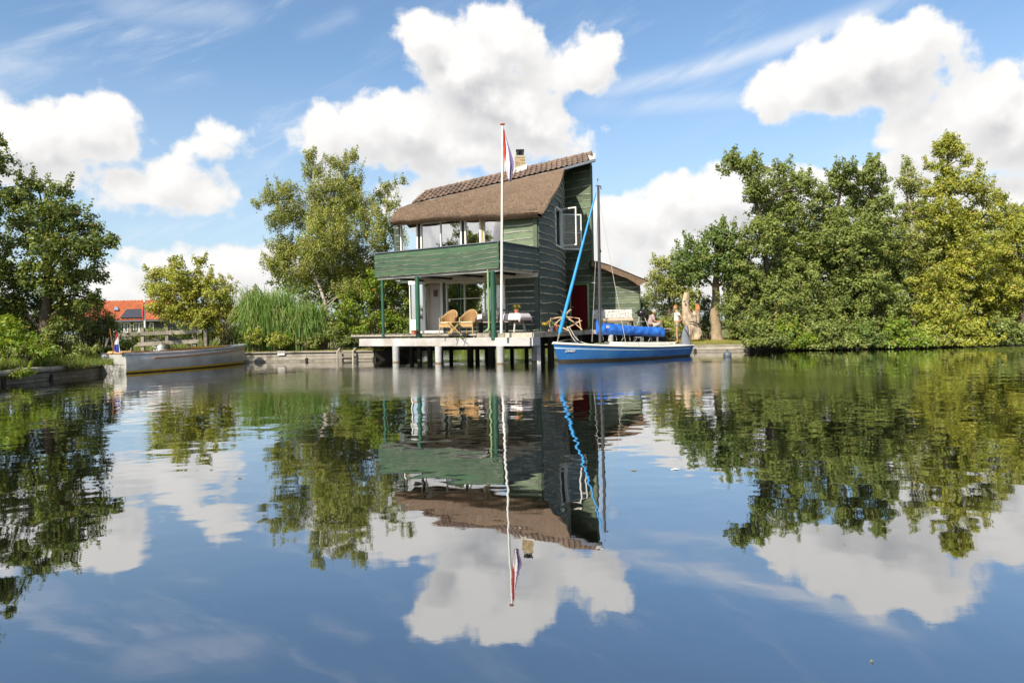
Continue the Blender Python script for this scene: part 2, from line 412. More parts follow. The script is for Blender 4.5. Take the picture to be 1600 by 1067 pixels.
LZ, RZ = .40, .42
def xy(px, Y, z=0): q = PZ(px, z, Y); return (q.x, q.y)
QL = [xy(-40, 19.2), xy(0, 20.2), xy(75, 22.0), xy(158, 24.6)]          # near left bank
QB = [xy(158, 29.2), xy(380, 30.6), xy(480, 30.7), xy(585, 30.4), xy(634, 31.2)]    # quay behind the boat
left_poly = [(-900, -10), (-40, 2), (-22, 12)] + QL + QB + [(-5.2, 44), (-4.5, 54), (14, 54), (20, 900), (-900, 900)]
RB = [xy(1012, 32.0), xy(1085, 32.3), xy(1172, 32.1), xy(1300, 32.0), xy(1450, 31.8), xy(1600, 31.4), xy(1700, 31.0), (40, 29), (70, 20), (900, 10)]
right_poly = RB + [(900, 900), (20.02, 900), (14.02, 54), (9.0, 45), (6.6, 36)]
def land(name, poly, z):
    b = MB(); b.prism(poly, -1.0, z, 0)
    o = b.build(name, M['grass_soil']); tag(o, kind='structure'); return o
land('ground', left_poly, LZ); land('lawn', right_poly, RZ)

def grass(name, label, region_fn, n, h, mats, seed, zg, wd=.012):
    rg = np.random.RandomState(seed); pts = []
    while len(pts) < n:
        q = region_fn(rg)
        if q is not None: pts.append(q)
    pts = np.array(pts); N = len(pts)
    ang = rg.rand(N) * 2 * np.pi; hh = h * (.5 + rg.rand(N)); lean = hh * .5 * rg.rand(N); la = rg.rand(N) * 2 * np.pi
    v = np.zeros((N, 3, 3)); dx = np.cos(ang) * wd; dy = np.sin(ang) * wd
    v[:, 0] = np.stack([pts[:, 0] - dx, pts[:, 1] - dy, np.full(N, zg)], 1)
    v[:, 1] = np.stack([pts[:, 0] + dx, pts[:, 1] + dy, np.full(N, zg)], 1)
    v[:, 2] = np.stack([pts[:, 0] + lean * np.cos(la), pts[:, 1] + lean * np.sin(la), zg + hh], 1)
    o = npmesh(name, v.reshape(-1, 3), 3, mats, rg.rand(N)); tag(o, label, None, None, 'stuff'); return o

def npmesh(name, verts, k, material, tint, tint2=None, parent=None):
    """many separate k-gons as one mesh"""
    n = len(verts) // k; me = bpy.data.meshes.new(name)
    if parent is not None: o_ = org(parent); verts = verts - np.array([o_.x, o_.y, o_.z])
    me.vertices.add(len(verts)); me.vertices.foreach_set('co', verts.astype(np.float32).ravel())
    me.loops.add(n * k); me.loops.foreach_set('vertex_index', np.arange(n * k, dtype=np.int32))
    me.polygons.add(n); me.polygons.foreach_set('loop_start', np.arange(0, n * k, k, dtype=np.int32))
    me.update(calc_edges=True)
    a = me.attributes.new('tint', 'FLOAT', 'FACE'); a.data.foreach_set('value', np.asarray(tint, dtype=np.float32))
    if tint2 is not None:
        a = me.attributes.new('tint2', 'FLOAT', 'FACE'); a.data.foreach_set('value', np.asarray(tint2, dtype=np.float32))
    me.materials.append(material)
    o = bpy.data.objects.new(name, me); col.objects.link(o); o.parent = parent; return o

# ------------------------------------------------------------------ foliage
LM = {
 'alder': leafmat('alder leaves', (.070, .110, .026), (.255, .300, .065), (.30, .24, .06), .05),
 'dark': leafmat('dark broad leaves', (.045, .092, .022), (.175, .235, .045), (.26, .22, .05), .05),
 'oak': leafmat('lobed glossy leaves', (.052, .092, .020), (.210, .255, .045), (.34, .22, .06), .05),
 'birch': leafmat('birch leaves', (.110, .145, .030), (.350, .375, .075), (.40, .34, .09), .10),
 'yellow': leafmat('yellowing leaves', (.14, .18, .022), (.39, .40, .050), (.46, .32, .08), .08),
 'bright': leafmat('bright green leaves', (.075, .155, .015), (.28, .36, .035), (.50, .15, .05), .03, .4),
 'lime': leafmat('lime shrub leaves', (.14, .20, .020), (.38, .42, .06), (.55, .45, .22), .12, .4),
 'far': leafmat('distant leaves', (.06, .085, .035), (.17, .20, .07)),
 'reed': leafmat('reed blades', (.045, .12, .018), (.24, .36, .07), (.36, .25, .12), .07),
 'lawn': leafmat('grass blades', (.20, .22, .03), (.46, .40, .09), (.50, .36, .18), .2),
 'bank': leafmat('rough bank grass', (.08, .14, .022), (.26, .28, .06), (.36, .25, .12), .2),
}
M['bark'] = mat('grey brown bark', (.11, .085, .062), .9, .3, 8, .8, 30, bdist=.03)
M['sunlitbark'] = mat('sunlit tan bark', (.33, .25, .16), .9, .3, 8, .8, 30, bdist=.03)  # bark lightened for one trunk, the sun on it is in the colour
M['birchbark'] = mat('pale birch bark', (.46, .40, .34), .8, .25, 7, .5, 30, c2=(.07, .06, .05), c2amt=.35, stretch=(1, 1, 4))

def foliage(rg, clumps, nleaf, size, flat=.75, aspect=.62):
    """clumps (C,4): centre, radius -> leaf quads"""
    C = len(clumps); idx = rg.choice(C, nleaf, p=clumps[:, 3] ** 2 / np.sum(clumps[:, 3] ** 2))
    dv = rg.normal(size=(nleaf, 3)); dv /= np.linalg.norm(dv, axis=1)[:, None]
    rad = clumps[idx, 3] * np.where(rg.rand(nleaf) < .10, 1.05 + .55 * rg.rand(nleaf), .25 + .95 * rg.rand(nleaf) ** .6)
    c = clumps[idx, :3] + dv * rad[:, None] * np.array([1, 1, flat])
    nrm = dv * .95 + np.array([-.2, -.25, .5]) + rg.normal(size=(nleaf, 3)) * .42
    nrm /= np.linalg.norm(nrm, axis=1)[:, None]
    t = rg.normal(size=(nleaf, 3)); t -= nrm * np.sum(t * nrm, 1)[:, None]; t /= np.linalg.norm(t, axis=1)[:, None]
    b = np.cross(nrm, t); s = (size * (.6 + .7 * rg.rand(nleaf)))[:, None]
    v = np.stack([c - t * s * .5, c + b * s * aspect * .5 - t * s * .05, c + t * s * .55, c - b * s * aspect * .5 - t * s * .05], 1)
    ct = rg.rand(C)
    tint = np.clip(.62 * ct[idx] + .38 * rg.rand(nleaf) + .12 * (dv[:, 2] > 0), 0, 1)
    return v.reshape(-1, 3), tint, rg.rand(nleaf)

def lobes_to_clumps(rg, lobes, Y, spread, cr_, fill=1.0, shoots=0):
    """lobes given as photo ellipses at depth Y -> clumps in the world"""
    out = []; cen = []
    for lb in lobes:
        px, py, rx, ry = lb[:4]; dy = (lb[4] if len(lb) > 4 else rg.uniform(-.5, .5) * spread)
        c = P(px, py, Y + dy); s = (Y + dy) / F_PX; a, b = rx * s, ry * s; dz = min(max(a, b), max(.6 * spread, .5))
        n = max(5, int(fill * 3.4 * a * b / (cr_ * cr_)))
        d = rg.normal(size=(n, 3)); d /= np.linalg.norm(d, axis=1)[:, None]
        rr = rg.rand(n) ** .38 * rg.uniform(.82, 1.12, n)
        q = np.array(c) + d * rr[:, None] * np.array([max(a - cr_ * .6, .05), dz, max(b - cr_ * .6, .05)])
        rad = cr_ * (.55 + .7 * rg.rand(n))
        out.append(np.hstack([q, rad[:, None]])); cen.append((c, max(a, b), q))
        if shoots:
            for _ in range(shoots):                      # young shoots that break the outline
                an = rg.uniform(.25, 2.9); s0 = np.array(c) + np.array([math.cos(an) * a * .8, rg.uniform(-.5, .5) * dz, math.sin(an) * b * .8])
                dr = np.array([math.cos(an) * .45 + rg.uniform(-.2, .2), 0, 1.0 if math.sin(an) > 0 else .3]); L = rg.uniform(.35, 1.0) * (.4 + .5 * min(a, b)); kk = int(3 + L / .16)
                for i_ in range(kk):
                    f_ = i_ / kk; out.append(np.array([[*(s0 + dr * L * f_), cr_ * (.62 - .40 * f_)]]))
    return np.vstack(out), cen

def plant(name, label, cat, lobes, Y, lm, leaf=.13, trunk=None, r0=.16, barkm='bark', spread=1.6, clump=.34, lai=3.4, seed=1, group=None, base_z=None, flat=.75, twig=True, aspect=.62, stems=0, part_name='crown'):
    rg = np.random.RandomState(seed)
    clump *= .78; leaf *= .92; lai *= 1.18
    if trunk:                                     # smaller lobes wrapped round the trunk so that it shows only in gaps
        tx = trunk[1:]
        lobes = list(lobes) + [(x + rg.uniform(-14, 14), y + rg.uniform(-8, 8), 13, 15, -rg.uniform(.3, .9)) for (x, y) in tx for _ in range(2)] if name != 'birch_tree' and 'stout' not in label else lobes
    clumps, cen = lobes_to_clumps(rg, lobes, Y, spread, clump, 1.0, 3 if trunk else 2)
    area = sum(math.pi * l[2] * l[3] for l in lobes) * (Y / F_PX) ** 2
    n = int(lai * area / (leaf * leaf * .5 * aspect))
    bz = LZ if base_z is None else base_z
    if trunk: bp_ = P(trunk[0][0], trunk[0][1], Y); base = Vector((bp_.x, bp_.y, bz))
    else:
        mx_ = float(np.mean(clumps[:, 0])); base = Vector((mx_, Y, bz))
    root = thing(name, label, cat, base, 0, group)
    clumps = clumps[clumps[:, 2] > .12]
    v, tint, t2 = foliage(rg, clumps, n, leaf, flat, aspect)
    v4 = v.reshape(-1, 4, 3); ok = v4[:, :, 2].min(1) > .02
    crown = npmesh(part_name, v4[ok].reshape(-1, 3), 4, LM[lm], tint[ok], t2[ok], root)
    tb = MB()
    if trunk:
        tp = [base] + [P(x, y, Y) for (x, y) in trunk[1:]]
        # smooth the trunk line
        pts = []
        for i in range(len(tp) - 1):
            for k in range(4): pts.append(tp[i].lerp(tp[i + 1], k / 4) + Vector((rg.uniform(-.04, .04), rg.uniform(-.04, .04), 0)))
        pts.append(tp[-1]); k = len(pts)
        tb.tube(pts, [r0 * (1.35 if i == 0 else 1) * (1 - .72 * i / k) for i in range(k)], 9)
        for (c, rr, q) in cen:
            j = min(range(k // 4, k), key=lambda i: (pts[i] - (c - Vector((0, 0, rr * .7)))).length)
            a = pts[j]; mid_ = a.lerp(c, .5) + Vector((0, 0, .12 * (c - a).length))
            rad = max(.02, r0 * .38 * (1 - .6 * j / k))
            tb.tube([a, mid_, c], [rad, rad * .7, rad * .35], 6)
            if twig:
                for qq in q[:: max(1, len(q) // 9)]:
                    qv = Vector(qq); m2 = c.lerp(qv, .5) + Vector((rg.uniform(-.1, .1), 0, .05))
                    tb.tube([c, m2, qv], [rad * .35, rad * .22, .006], 4, caps=False)
    else:
        ns = stems or 7
        for (c, rr, q) in cen:
            for qq in q[:: max(1, len(q) // ns)]:
                qv = Vector(qq); s0 = Vector((c.x * .5 + base.x * .5 + rg.uniform(-.2, .2), qv.y * .5 + Y * .5, bz - .02))
                tb.tube([s0, s0.lerp(qv, .5) + Vector((rg.uniform(-.15, .15), 0, .1)), qv], [.022, .015, .006], 4, caps=False)
    tb.build('trunk' if trunk else 'stems', M[barkm], root, smooth=True)
    return root

RT = 'trees along the right bank'
# ---- right bank, left to right
plant('tree', 'small round crowned dark tree on a stout trunk right of the bleached stump', 'tree',
      [(1108,402,52,42),(1080,424,36,32),(1148,392,38,42),(1122,368,32,22),(1070,400,24,14),(1150,430,26,24)], 35.0, 'dark', .16, [(1120,532),(1117,485),(1119,440),(1122,400)], .30, 'sunlitbark', 2.6, .40, 3.4, 11, RT, RZ)
plant('alder_tree', 'alder whose crooked top branch leans out left, tallest over the small lawn tree', 'tree',
      [(1143,250,15,12),(1133,268,12,9),(1163,262,22,14),(1188,284,30,24),(1182,262,14,14),(1224,262,16,12),(1232,286,34,24),(1264,290,26,20),(1200,322,38,34),(1250,325,38,34),(1185,372,34,36),(1238,385,52,44),(1190,440,50,40),(1240,440,50,46),(1165,480,42,42),(1215,490,52,46),(1180,525,40,20)], 34.3, 'alder', .14, [(1212,548),(1200,450),(1192,360),(1176,300),(1160,262)], .17, 'bark', 2.6, .34, 3.2, 12, RT, RZ)
plant('alder_tree', 'alder with two small dense topknots, just right of the leaning alder', 'tree',
      [(1321,262,12,13),(1312,285,20,18),(1292,306,20,14),(1330,300,20,22),(1300,332,36,32),(1285,372,42,44),(1325,385,46,48),(1285,435,48,48),(1330,445,45,48),(1275,495,48,44),(1325,505,48,40)], 34.8, 'alder', .14, [(1308,548),(1306,450),(1304,350),(1318,275)], .15, 'bark', 2.4, .34, 3.3, 13, RT, RZ)
plant('alder_tree', 'dark green alder with narrow pointed top in the middle of the right bank', 'tree',
      [(1362,258,11,14),(1350,280,14,14),(1370,286,20,22),(1352,318,30,28),(1380,330,28,30),(1365,372,44,40),(1385,420,40,44),(1350,450,40,44),(1390,480,44,40),(1360,520,44,26)], 34.2, 'alder', .14, [(1366,548),(1364,440),(1362,340),(1363,270)], .15, 'bark', 2.2, .33, 3.3, 14, RT, RZ)
plant('birch_tree', 'slim loose birch with reddish twigs between the alders and the tall yellow tree', 'tree',
      [(1416,262,9,13),(1412,284,16,16),(1432,296,18,18),(1440,330,26,26),(1415,335,22,24),(1432,380,34,38),(1425,430,36,40),(1450,470,34,38),(1425,515,40,28)], 35.0, 'birch', .115, [(1430,548),(1431,440),(1427,340),(1416,275)], .12, 'birchbark', 2.2, .30, 2.6, 15, RT, RZ)
plant('poplar_tree', 'tallest yellow green tree with feathery spire at the right of the photo', 'tree',
      [(1481,222,7,12),(1470,238,10,11),(1490,240,10,13),(1459,262,12,12),(1482,262,16,14),(1506,254,9,13),(1525,270,9,12),(1490,290,36,22),(1455,300,16,18),(1530,298,26,22),(1470,335,38,34),(1525,340,42,34),(1465,385,42,40),(1525,395,50,42),(1480,440,52,42),(1545,450,46,42),(1470,495,50,36),(1535,500,50,34)], 34.0, 'yellow', .12, [(1498,548),(1494,460),(1488,360),(1483,290),(1481,230)], .17, 'bark', 2.6, .31, 3.1, 16, RT, RZ)
plant('poplar_tree', 'yellow green tree cut off by the right edge of the photo', 'tree',
      [(1560,312,14,14),(1578,336,24,22),(1592,368,30,28),(1575,400,30,32),(1600,430,40,36),(1585,480,40,40),(1630,380,40,50),(1640,470,50,50),(1600,525,46,24),(1690,430,50,80),(1690,340,40,50)], 33.4, 'yellow', .12, [(1600,548),(1596,450),(1590,350)], .16, 'bark', 2.6, .32, 3.1, 17, RT, RZ)
# darker trees standing behind them
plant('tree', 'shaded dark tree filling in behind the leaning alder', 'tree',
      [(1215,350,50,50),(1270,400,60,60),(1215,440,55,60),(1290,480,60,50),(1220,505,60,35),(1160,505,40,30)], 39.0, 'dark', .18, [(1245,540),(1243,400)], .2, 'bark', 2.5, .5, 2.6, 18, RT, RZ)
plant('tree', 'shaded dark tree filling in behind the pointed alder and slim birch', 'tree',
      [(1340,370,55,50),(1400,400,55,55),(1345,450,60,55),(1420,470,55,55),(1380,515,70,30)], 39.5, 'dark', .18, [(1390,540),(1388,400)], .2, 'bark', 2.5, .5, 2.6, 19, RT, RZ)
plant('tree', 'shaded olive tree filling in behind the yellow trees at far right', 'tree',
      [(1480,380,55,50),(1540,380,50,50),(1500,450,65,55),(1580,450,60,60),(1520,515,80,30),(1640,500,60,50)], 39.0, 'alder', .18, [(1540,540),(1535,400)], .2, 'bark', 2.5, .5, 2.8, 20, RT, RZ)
SG = 'shrubs hanging over the water on the right bank'
k = 0
for (px, py, rx, ry, lm, lab) in [(1195,523,34,20,'alder','leafy shrub hanging over the water at the end of the right lawn'),
        (1245,528,34,18,'bright','bright green shrub over the water below the leaning alder'),
        (1300,528,38,20,'alder','mid green shrub over the water below the second alder'),
        (1360,530,34,18,'dark','dark shrub over the water below the pointed alder'),
        (1415,526,36,20,'bright','bright shrub over the water below the slim birch'),
        (1468,528,36,20,'lime','lime green shrub over the water below the tall yellow tree'),
        (1525,526,36,20,'yellow','yellow green shrub over the water near the right edge'),
        (1585,524,38,20,'alder','darker shrub over the water at the right edge')]:
    plant('shrub', lab, 'shrub', [(px,py+2,rx,ry),(px-14,py-14,rx*.7,ry*.8),(px+16,py+8,rx*.7,ry*.6,-.5),(px-16,py+11,rx*.6,ry*.5,-.5)], 31.7 + (k % 2) * .3, lm, .13, None, spread=1.0, clump=.28, lai=3.2, seed=40 + k, group=SG, base_z=RZ, part_name='foliage'); k += 1
# behind the lawn
plant('tree', 'feathery light olive tree just right of the small thatched annex', 'tree',
      [(1035,412,20,18),(1028,440,26,26),(1056,436,24,28),(1070,452,24,26),(1022,474,26,28),(1055,475,32,30),(1085,478,26,26),(1040,500,40,18)], 42, 'birch', .13, [(1045,520),(1045,450)], .13, 'bark', 3, .40, 2.4, 60, None, RZ)
plant('shrub', 'grey green conical bush between the stump and the stout tree trunk', 'shrub',
      [(1103,480,14,22),(1104,505,18,20),(1092,512,14,16)], 36.5, 'far', .11, None, spread=1.0, clump=.28, lai=3, seed=61, base_z=RZ, part_name='foliage')
plant('shrub', 'dark leafy shrub on the lawn behind the buoy, right of the stout trunk', 'shrub',
      [(1150,505,26,26),(1140,480,22,24),(1165,525,22,14),(1152,455,26,26),(1170,478,26,34),(1165,430,26,30)], 34.0, 'alder', .13, None, spread=1.2, clump=.3, lai=3.2, seed=62, base_z=RZ, part_name='foliage')
plant('shrub', 'low yellow green shrub behind the standing woman', 'shrub',
      [(1042,515,24,14),(1070,512,16,14),(1030,508,16,14)], 36.5, 'lime', .11, None, spread=.9, clump=.25, lai=3, seed=63, base_z=RZ, part_name='foliage')
plant('shrub', 'wispy pale shrub hard against the right wall of the annex', 'shrub',
      [(1006,472,12,20),(1008,500,14,14)], 38, 'far', .10, None, spread=.8, clump=.25, lai=1.6, seed=64, base_z=RZ, part_name='foliage')
# ---- left bank
plant('oak_tree', 'big dark oak on the near left bank, in front of the orange roof', 'tree',
      [(58,288,22,16),(92,298,26,16),(30,312,36,28),(75,325,46,28),(120,352,34,26),(135,382,34,28),(40,365,48,38),(95,385,50,36),(174,380,12,5),(160,375,16,9),(35,425,48,36),(95,430,52,36),(142,428,30,24),(60,478,56,32),(120,472,40,26),(15,480,36,36),(150,468,18,12),(40,520,50,24)], 24.6, 'oak', .115, [(70,578),(70,520),(78,455),(74,400),(68,340)], .24, 'bark', 2.6, .27, 3.3, 70, 'trees on the left bank')
plant('oak_tree', 'tall oak at the left edge with only its right branch tips in view', 'tree',
      [(8,248,24,9),(-12,262,30,16),(2,222,6,8),(-50,250,50,30),(-30,330,60,50),(-70,400,80,60),(-20,420,40,60),(-60,180,40,40),(-50,490,60,50)], 23.5, 'oak', .115, [(-60,590),(-58,480),(-50,350),(-45,240)], .24, 'bark', 2.4, .27, 2.8, 71, 'trees on the left bank')
LG = 'bushes on the left bank'
plant('shrub', 'pale leafy laurel bush at the very left of the waterline', 'shrub',
      [(28,535,30,24),(8,520,30,36),(20,562,44,14),(62,550,24,18),(-30,540,40,40)], 21.6, 'bright', .13, None, spread=1.0, clump=.22, lai=3.2, seed=72, group=LG, aspect=.4, part_name='foliage')
plant('shrub', 'dark undergrowth around the foot of the big oak', 'shrub',
      [(95,545,34,24),(130,552,30,16),(55,520,40,30),(110,510,34,28)], 24.8, 'alder', .11, None, spread=1.2, clump=.25, lai=2.8, seed=73, group=LG, part_name='foliage')
plant('shrub', 'feathery rowan shrub in front of the orange roofed house', 'shrub',
      [(132,500,26,18),(160,495,24,16),(150,520,34,18),(115,480,20,16),(178,512,16,12),(150,478,18,10)], 27.0, 'oak', .10, None, spread=1.2, clump=.25, lai=2.2, seed=74, group=LG, aspect=.4, part_name='foliage')
plant('shrub', 'bright sprig of bush at the motorboat stern beside its flag', 'shrub',
      [(192,540,18,10),(176,548,20,10),(205,536,10,8)], 26.8, 'bright', .09, None, spread=.6, clump=.2, lai=2.6, seed=75, group=LG, part_name='foliage')
plant('apple_tree', 'spreading yellow green apple tree behind the motorboat', 'tree',
      [(276,413,12,10),(312,410,8,10),(248,428,24,16),(286,432,30,20),(262,455,34,26),(308,450,34,28),(338,460,24,26),(252,482,26,22),(292,486,40,24),(332,492,28,24),(240,450,18,12)], 34.0, 'yellow', .12, [(322,548),(320,515),(308,492),(292,462)], .20, 'bark', 2.6, .32, 3.3, 76)
plant('shrub', 'sparse upright yellow shrub between the apple tree and the tall grass', 'shrub',
      [(360,448,12,20),(352,470,16,24),(366,490,16,24),(352,515,20,20),(345,440,8,10)], 33.5, 'yellow', .10, None, spread=1.0, clump=.25, lai=1.9, seed=77, part_name='foliage')
plant('shrub', 'dark bush just left of the tall ornamental grass', 'shrub',
      [(392,470,14,18),(385,498,18,26),(376,522,22,20),(400,520,16,18)], 33.6, 'alder', .11, None, spread=1.0, clump=.28, lai=3.0, seed=78, part_name='foliage')
plant('birch_tree', 'tall birch with leaning forked pale trunk left of the house', 'tree',
      [(486,246,10,12),(490,268,18,16),(548,246,16,12),(528,258,20,14),(404,318,12,7),(428,306,22,16),(452,300,20,20),(500,298,30,26),(545,282,28,28),(465,335,38,30),(515,340,42,36),(560,320,28,28),(432,345,22,20),(575,345,26,26),(445,385,28,24),(495,392,42,34),(550,392,40,36),(425,412,22,14),(455,425,34,20),(510,430,44,26),(570,420,34,28),(440,400,30,20),(590,375,18,26),(520,365,50,40),(550,455,34,22),(530,310,36,36),(585,440,28,26)], 33.5, 'birch', .088, [(508,545),(512,497),(506,468),(492,430),(483,390),(492,330),(490,260)], .10, 'birchbark', 3.2, .25, 3.0, 80, flat=1.5)
plant('birch_tree', 'thin drooping birch close to the left end of the thatch', 'tree',
      [(608,292,18,10),(632,284,10,4),(594,312,18,18),(612,322,16,22),(600,350,18,26),(616,372,10,26),(598,396,18,24)], 35.5, 'birch', .10, [(606,540),(604,440),(602,350),(606,300)], .09, 'birchbark', 1.6, .26, 2.0, 81)
plant('tree', 'dark tree in the shade behind the tall birch', 'tree',
      [(500,400,50,36),(545,430,50,34),(460,440,44,26),(510,465,50,30),(575,460,36,30)], 37.0, 'dark', .15, [(540,545),(538,430)], .15, 'bark', 2.5, .42, 2.6, 82)
plant('bush', 'large bright yellow green bush with reddish tips beside the left end of the deck', 'bush',
      [(598,436,28,20),(570,458,34,24),(545,482,26,24),(625,450,18,22),(600,475,34,28),(575,500,40,26),(545,515,30,24),(610,505,30,24),(560,532,40,14),(640,470,12,30)], 33.0, 'bright', .12, None, spread=2.0, clump=.28, lai=3.2, seed=83, part_name='foliage')
plant('shrub', 'dark leafy shrub in front of the birch trunk foot', 'shrub',
      [(500,528,22,14),(520,520,16,20),(535,532,20,10)], 32.2, 'alder', .10, None, spread=.7, clump=.22, lai=2.8, seed=84, part_name='foliage')
for i, (px, py, rx, ry, lm, lab) in enumerate([(398,527,20,16,'lime','rounded lime shrub at the left foot of the tall grass'),
        (436,530,22,14,'lime','pale flowering shrub at the middle foot of the tall grass'),
        (475,535,22,9,'bank','low scruffy plants at the right foot of the tall grass'),
        (588,536,20,8,'bright','low bright weeds growing under the deck end')]):
    plant('shrub', lab, 'shrub', [(px,py,rx,ry),(px+8,py+5,rx*.8,ry*.6)], 31.7, lm, .10, None, spread=.6, clump=.18, lai=2.8, seed=90 + i, part_name='foliage')
# ---- far bank behind the house
plant('birch_tree', 'slim pale birches seen under the left of the balcony', 'tree',
      [(628,448,24,16),(640,475,30,24),(615,490,24,22),(655,500,24,18)], 50, 'far', .15, [(620,520),(618,480),(622,445)], .10, 'birchbark', 2.5, .45, 1.6, 100)
plant('birch_tree', 'second slim pale birch seen through the glass corner of the house', 'tree',
      [(645,462,22,18),(658,490,24,24),(636,505,30,14)], 52, 'far', .15, [(641,520),(640,480),(646,455)], .10, 'birchbark', 2.5, .45, 1.6, 101)
fb = [(x, 500 + 8 * math.sin(x * .013), 46, 17, random.uniform(-3, 3)) for x in range(-60, 1700, 55)]
ob = plant('far_woods', 'low line of far woods along the horizon', 'woods', fb, 78, 'far', .42, None, spread=3, clump=1.0, lai=2.6, seed=102, stems=1, part_name='foliage')
del ob['category']; ob['kind'] = 'stuff'
plant('shrub', 'sunlit shrubs on the bank of the back channel seen under the deck', 'shrub',
      [(x, 524, 32, 14) for x in range(640, 860, 34)], 56, 'bright', .20, None, spread=1.5, clump=.45, lai=2.6, seed=103, part_name='foliage')
plant('hedge', 'rough green hedge behind the fence and the motorboat', 'hedge',
      [(215,526,22,10),(250,522,26,12),(290,520,28,14),(338,514,24,20),(368,520,20,16)], 36.5, 'alder', .12, None, spread=1.2, clump=.30, lai=2.8, seed=110, part_name='foliage')
plant('shrub', 'leafy plants hanging over the logs at the very left of the waterline', 'shrub',
      [(8,584,26,10),(34,583,20,9),(-20,586,26,12)], 20.45, 'bright', .10, None, spread=.4, clump=.14, lai=2.6, seed=111, group=LG, aspect=.4, part_name='foliage', base_z=.35)
plant('shrub', 'low weeds hanging over the bank planks below the big oak', 'shrub',
      [(88,576,22,8),(118,572,20,7),(64,580,14,6)], 22.6, 'bank', .09, None, spread=.35, clump=.12, lai=2.4, seed=112, group=LG, aspect=.35, part_name='foliage', base_z=.35)
ob = MB(); ob.prism([(-900, -900), (900, -900), (900, -9), (-20, -11.5), (-30, -8), (-44, 1), (-900, 1)], -1, .3)
tag(ob.build('opposite_bank', M['grass_soil']), kind='structure')

# tall ornamental grass
def tallgrass(label, px, Y, wpx, ytop, n, seed):
    rg = np.random.RandomState(seed); c = PZ(px, LZ, Y); w_ = wpx * Y / F_PX; H = ((512 - ytop) * Y / F_PX + CAM_Z - LZ) * 1.22
    root = thing('ornamental_grass', label, 'grass clump', (c.x, c.y, LZ), 0, 'tall ornamental grass clumps')
    K = 10; dro = .08 + .55 * rg.rand(n) ** 1.5; ang = rg.rand(n) * 2 * np.pi; r = np.sqrt(rg.rand(n)) * w_ * .40
    bx = np.cos(ang) * r; by = np.sin(ang) * r * .8
    h = H * (.55 + .5 * rg.rand(n)); reach = (.15 + .85 * rg.rand(n) ** 1.6) * w_ * .27 + r * .15; da = ang + rg.normal(size=n) * .8
    fs = np.zeros((n, K - 1, 4, 3)); tt = np.linspace(0, 1, K); cent = np.zeros((n, K, 3))
    for k, t in enumerate(tt):
        cent[:, k, 0] = bx + np.cos(da) * reach * (t ** 2.4) * 1.3; cent[:, k, 1] = by + np.sin(da) * reach * (t ** 2.4)
        cent[:, k, 2] = h * (1.55 * t - .62 * t ** 2.6 - dro * t ** 4.5)
    pa = rg.rand(n) * np.pi; wd = np.stack([np.cos(pa), np.sin(pa) * .6, np.zeros(n)], 1) * .026
    for k in range(K - 1):
        wa = wd * (1 - tt[k] * .75); wb = wd * (1 - tt[k + 1] * .75)
        fs[:, k, 0] = cent[:, k] - wa; fs[:, k, 1] = cent[:, k] + wa; fs[:, k, 2] = cent[:, k + 1] + wb; fs[:, k, 3] = cent[:, k + 1] - wb
    tint = np.repeat(rg.rand(n), K - 1) * .6 + np.tile(np.linspace(0, .4, K - 1), n)
    v = fs.reshape(-1, 3) + np.array([c.x, c.y, LZ])
    npmesh('blades', v, 4, LM['reed'], tint, np.repeat(rg.rand(n), K - 1), root)
tallgrass('taller left clump of arching ornamental grass behind the quay', 420, 32.6, 92, 452, 1700, 5)
tallgrass('lower right clump of arching ornamental grass next to the birch trunk', 478, 32.4, 72, 474, 1200, 6)

def in_band(x0, x1, y0, y1):
    def fn(rg):
        Y = rg.uniform(y0, y1); px = rg.uniform(x0, x1); a, _ = AB(px, HY); return (a * Y, Y)
    return fn
grass('quay_lawn_grass', 'short sunlit grass strip behind the timber quay', in_band(385, 600, 30.75, 32.6), 9000, .05, LM['lawn'], 1, LZ)
grass('right_lawn_grass', 'mown yellow green lawn around the stump', in_band(1030, 1215, 32.45, 38), 22000, .06, LM['lawn'], 2, RZ)
grass('bank_grass', 'rough grass along the near left bank', in_band(-40, 175, 22.2, 28), 16000, .16, LM['bank'], 3, LZ, .008)
def along_edge(rg):
    i = rg.randint(3); f = rg.rand(); x = QL[i][0] + (QL[i + 1][0] - QL[i][0]) * f; y = QL[i][1] + (QL[i + 1][1] - QL[i][1]) * f
    return (x - rg.rand() * .5 + .06, y + rg.rand() * .35)
grass('bank_edge_weeds', 'weeds fringing the left bank edge under the laurel bush', along_edge, 5200, .24, LM['bank'], 4, LZ, .012)
grass('far_meadow', 'rough meadow between the left bank and the orange roofed house', in_band(100, 400, 31, 60), 14000, .2, LM['bank'], 8, LZ, .02)

# ================================================================== THE HOUSE
C0 = P(782, 507, 25.5); C0.z = 0
CL = P(588, 507, 28.9); CL.z = 0
ud = (CL - C0).normalized(); vd = Vector((-ud.y, ud.x, 0))
if vd.y < 0: vd = -vd
BL = (CL - C0).length                       # balcony length
def pv(px, v):
    """u where the photo column px meets the plane v"""
    o = C0 + vd * v; u = 0
    for _ in range(3):
        a, _b = AB(px, 450); u = (a * o.y - o.x) / (ud.x - a * ud.y)
    return u
VF = 0.0
a_, _ = AB(841, 400)
VF = (a_ * C0.y - C0.x) / (vd.x - a_ * vd.y)   # facade plane
def U(u, v, z=0): return C0 + ud * u + vd * v + Vector((0, 0, z))
def zat(px, py, v):
    u = pv(px, v); Y = U(u, v).y; return P(px, py, Y).z
DZ = 1.15
PF0 = U(0, VF)
house = thing('house', 'green waney edge timber house with thatched and tiled roof above the water', 'house', (PF0.x, PF0.y, DZ))

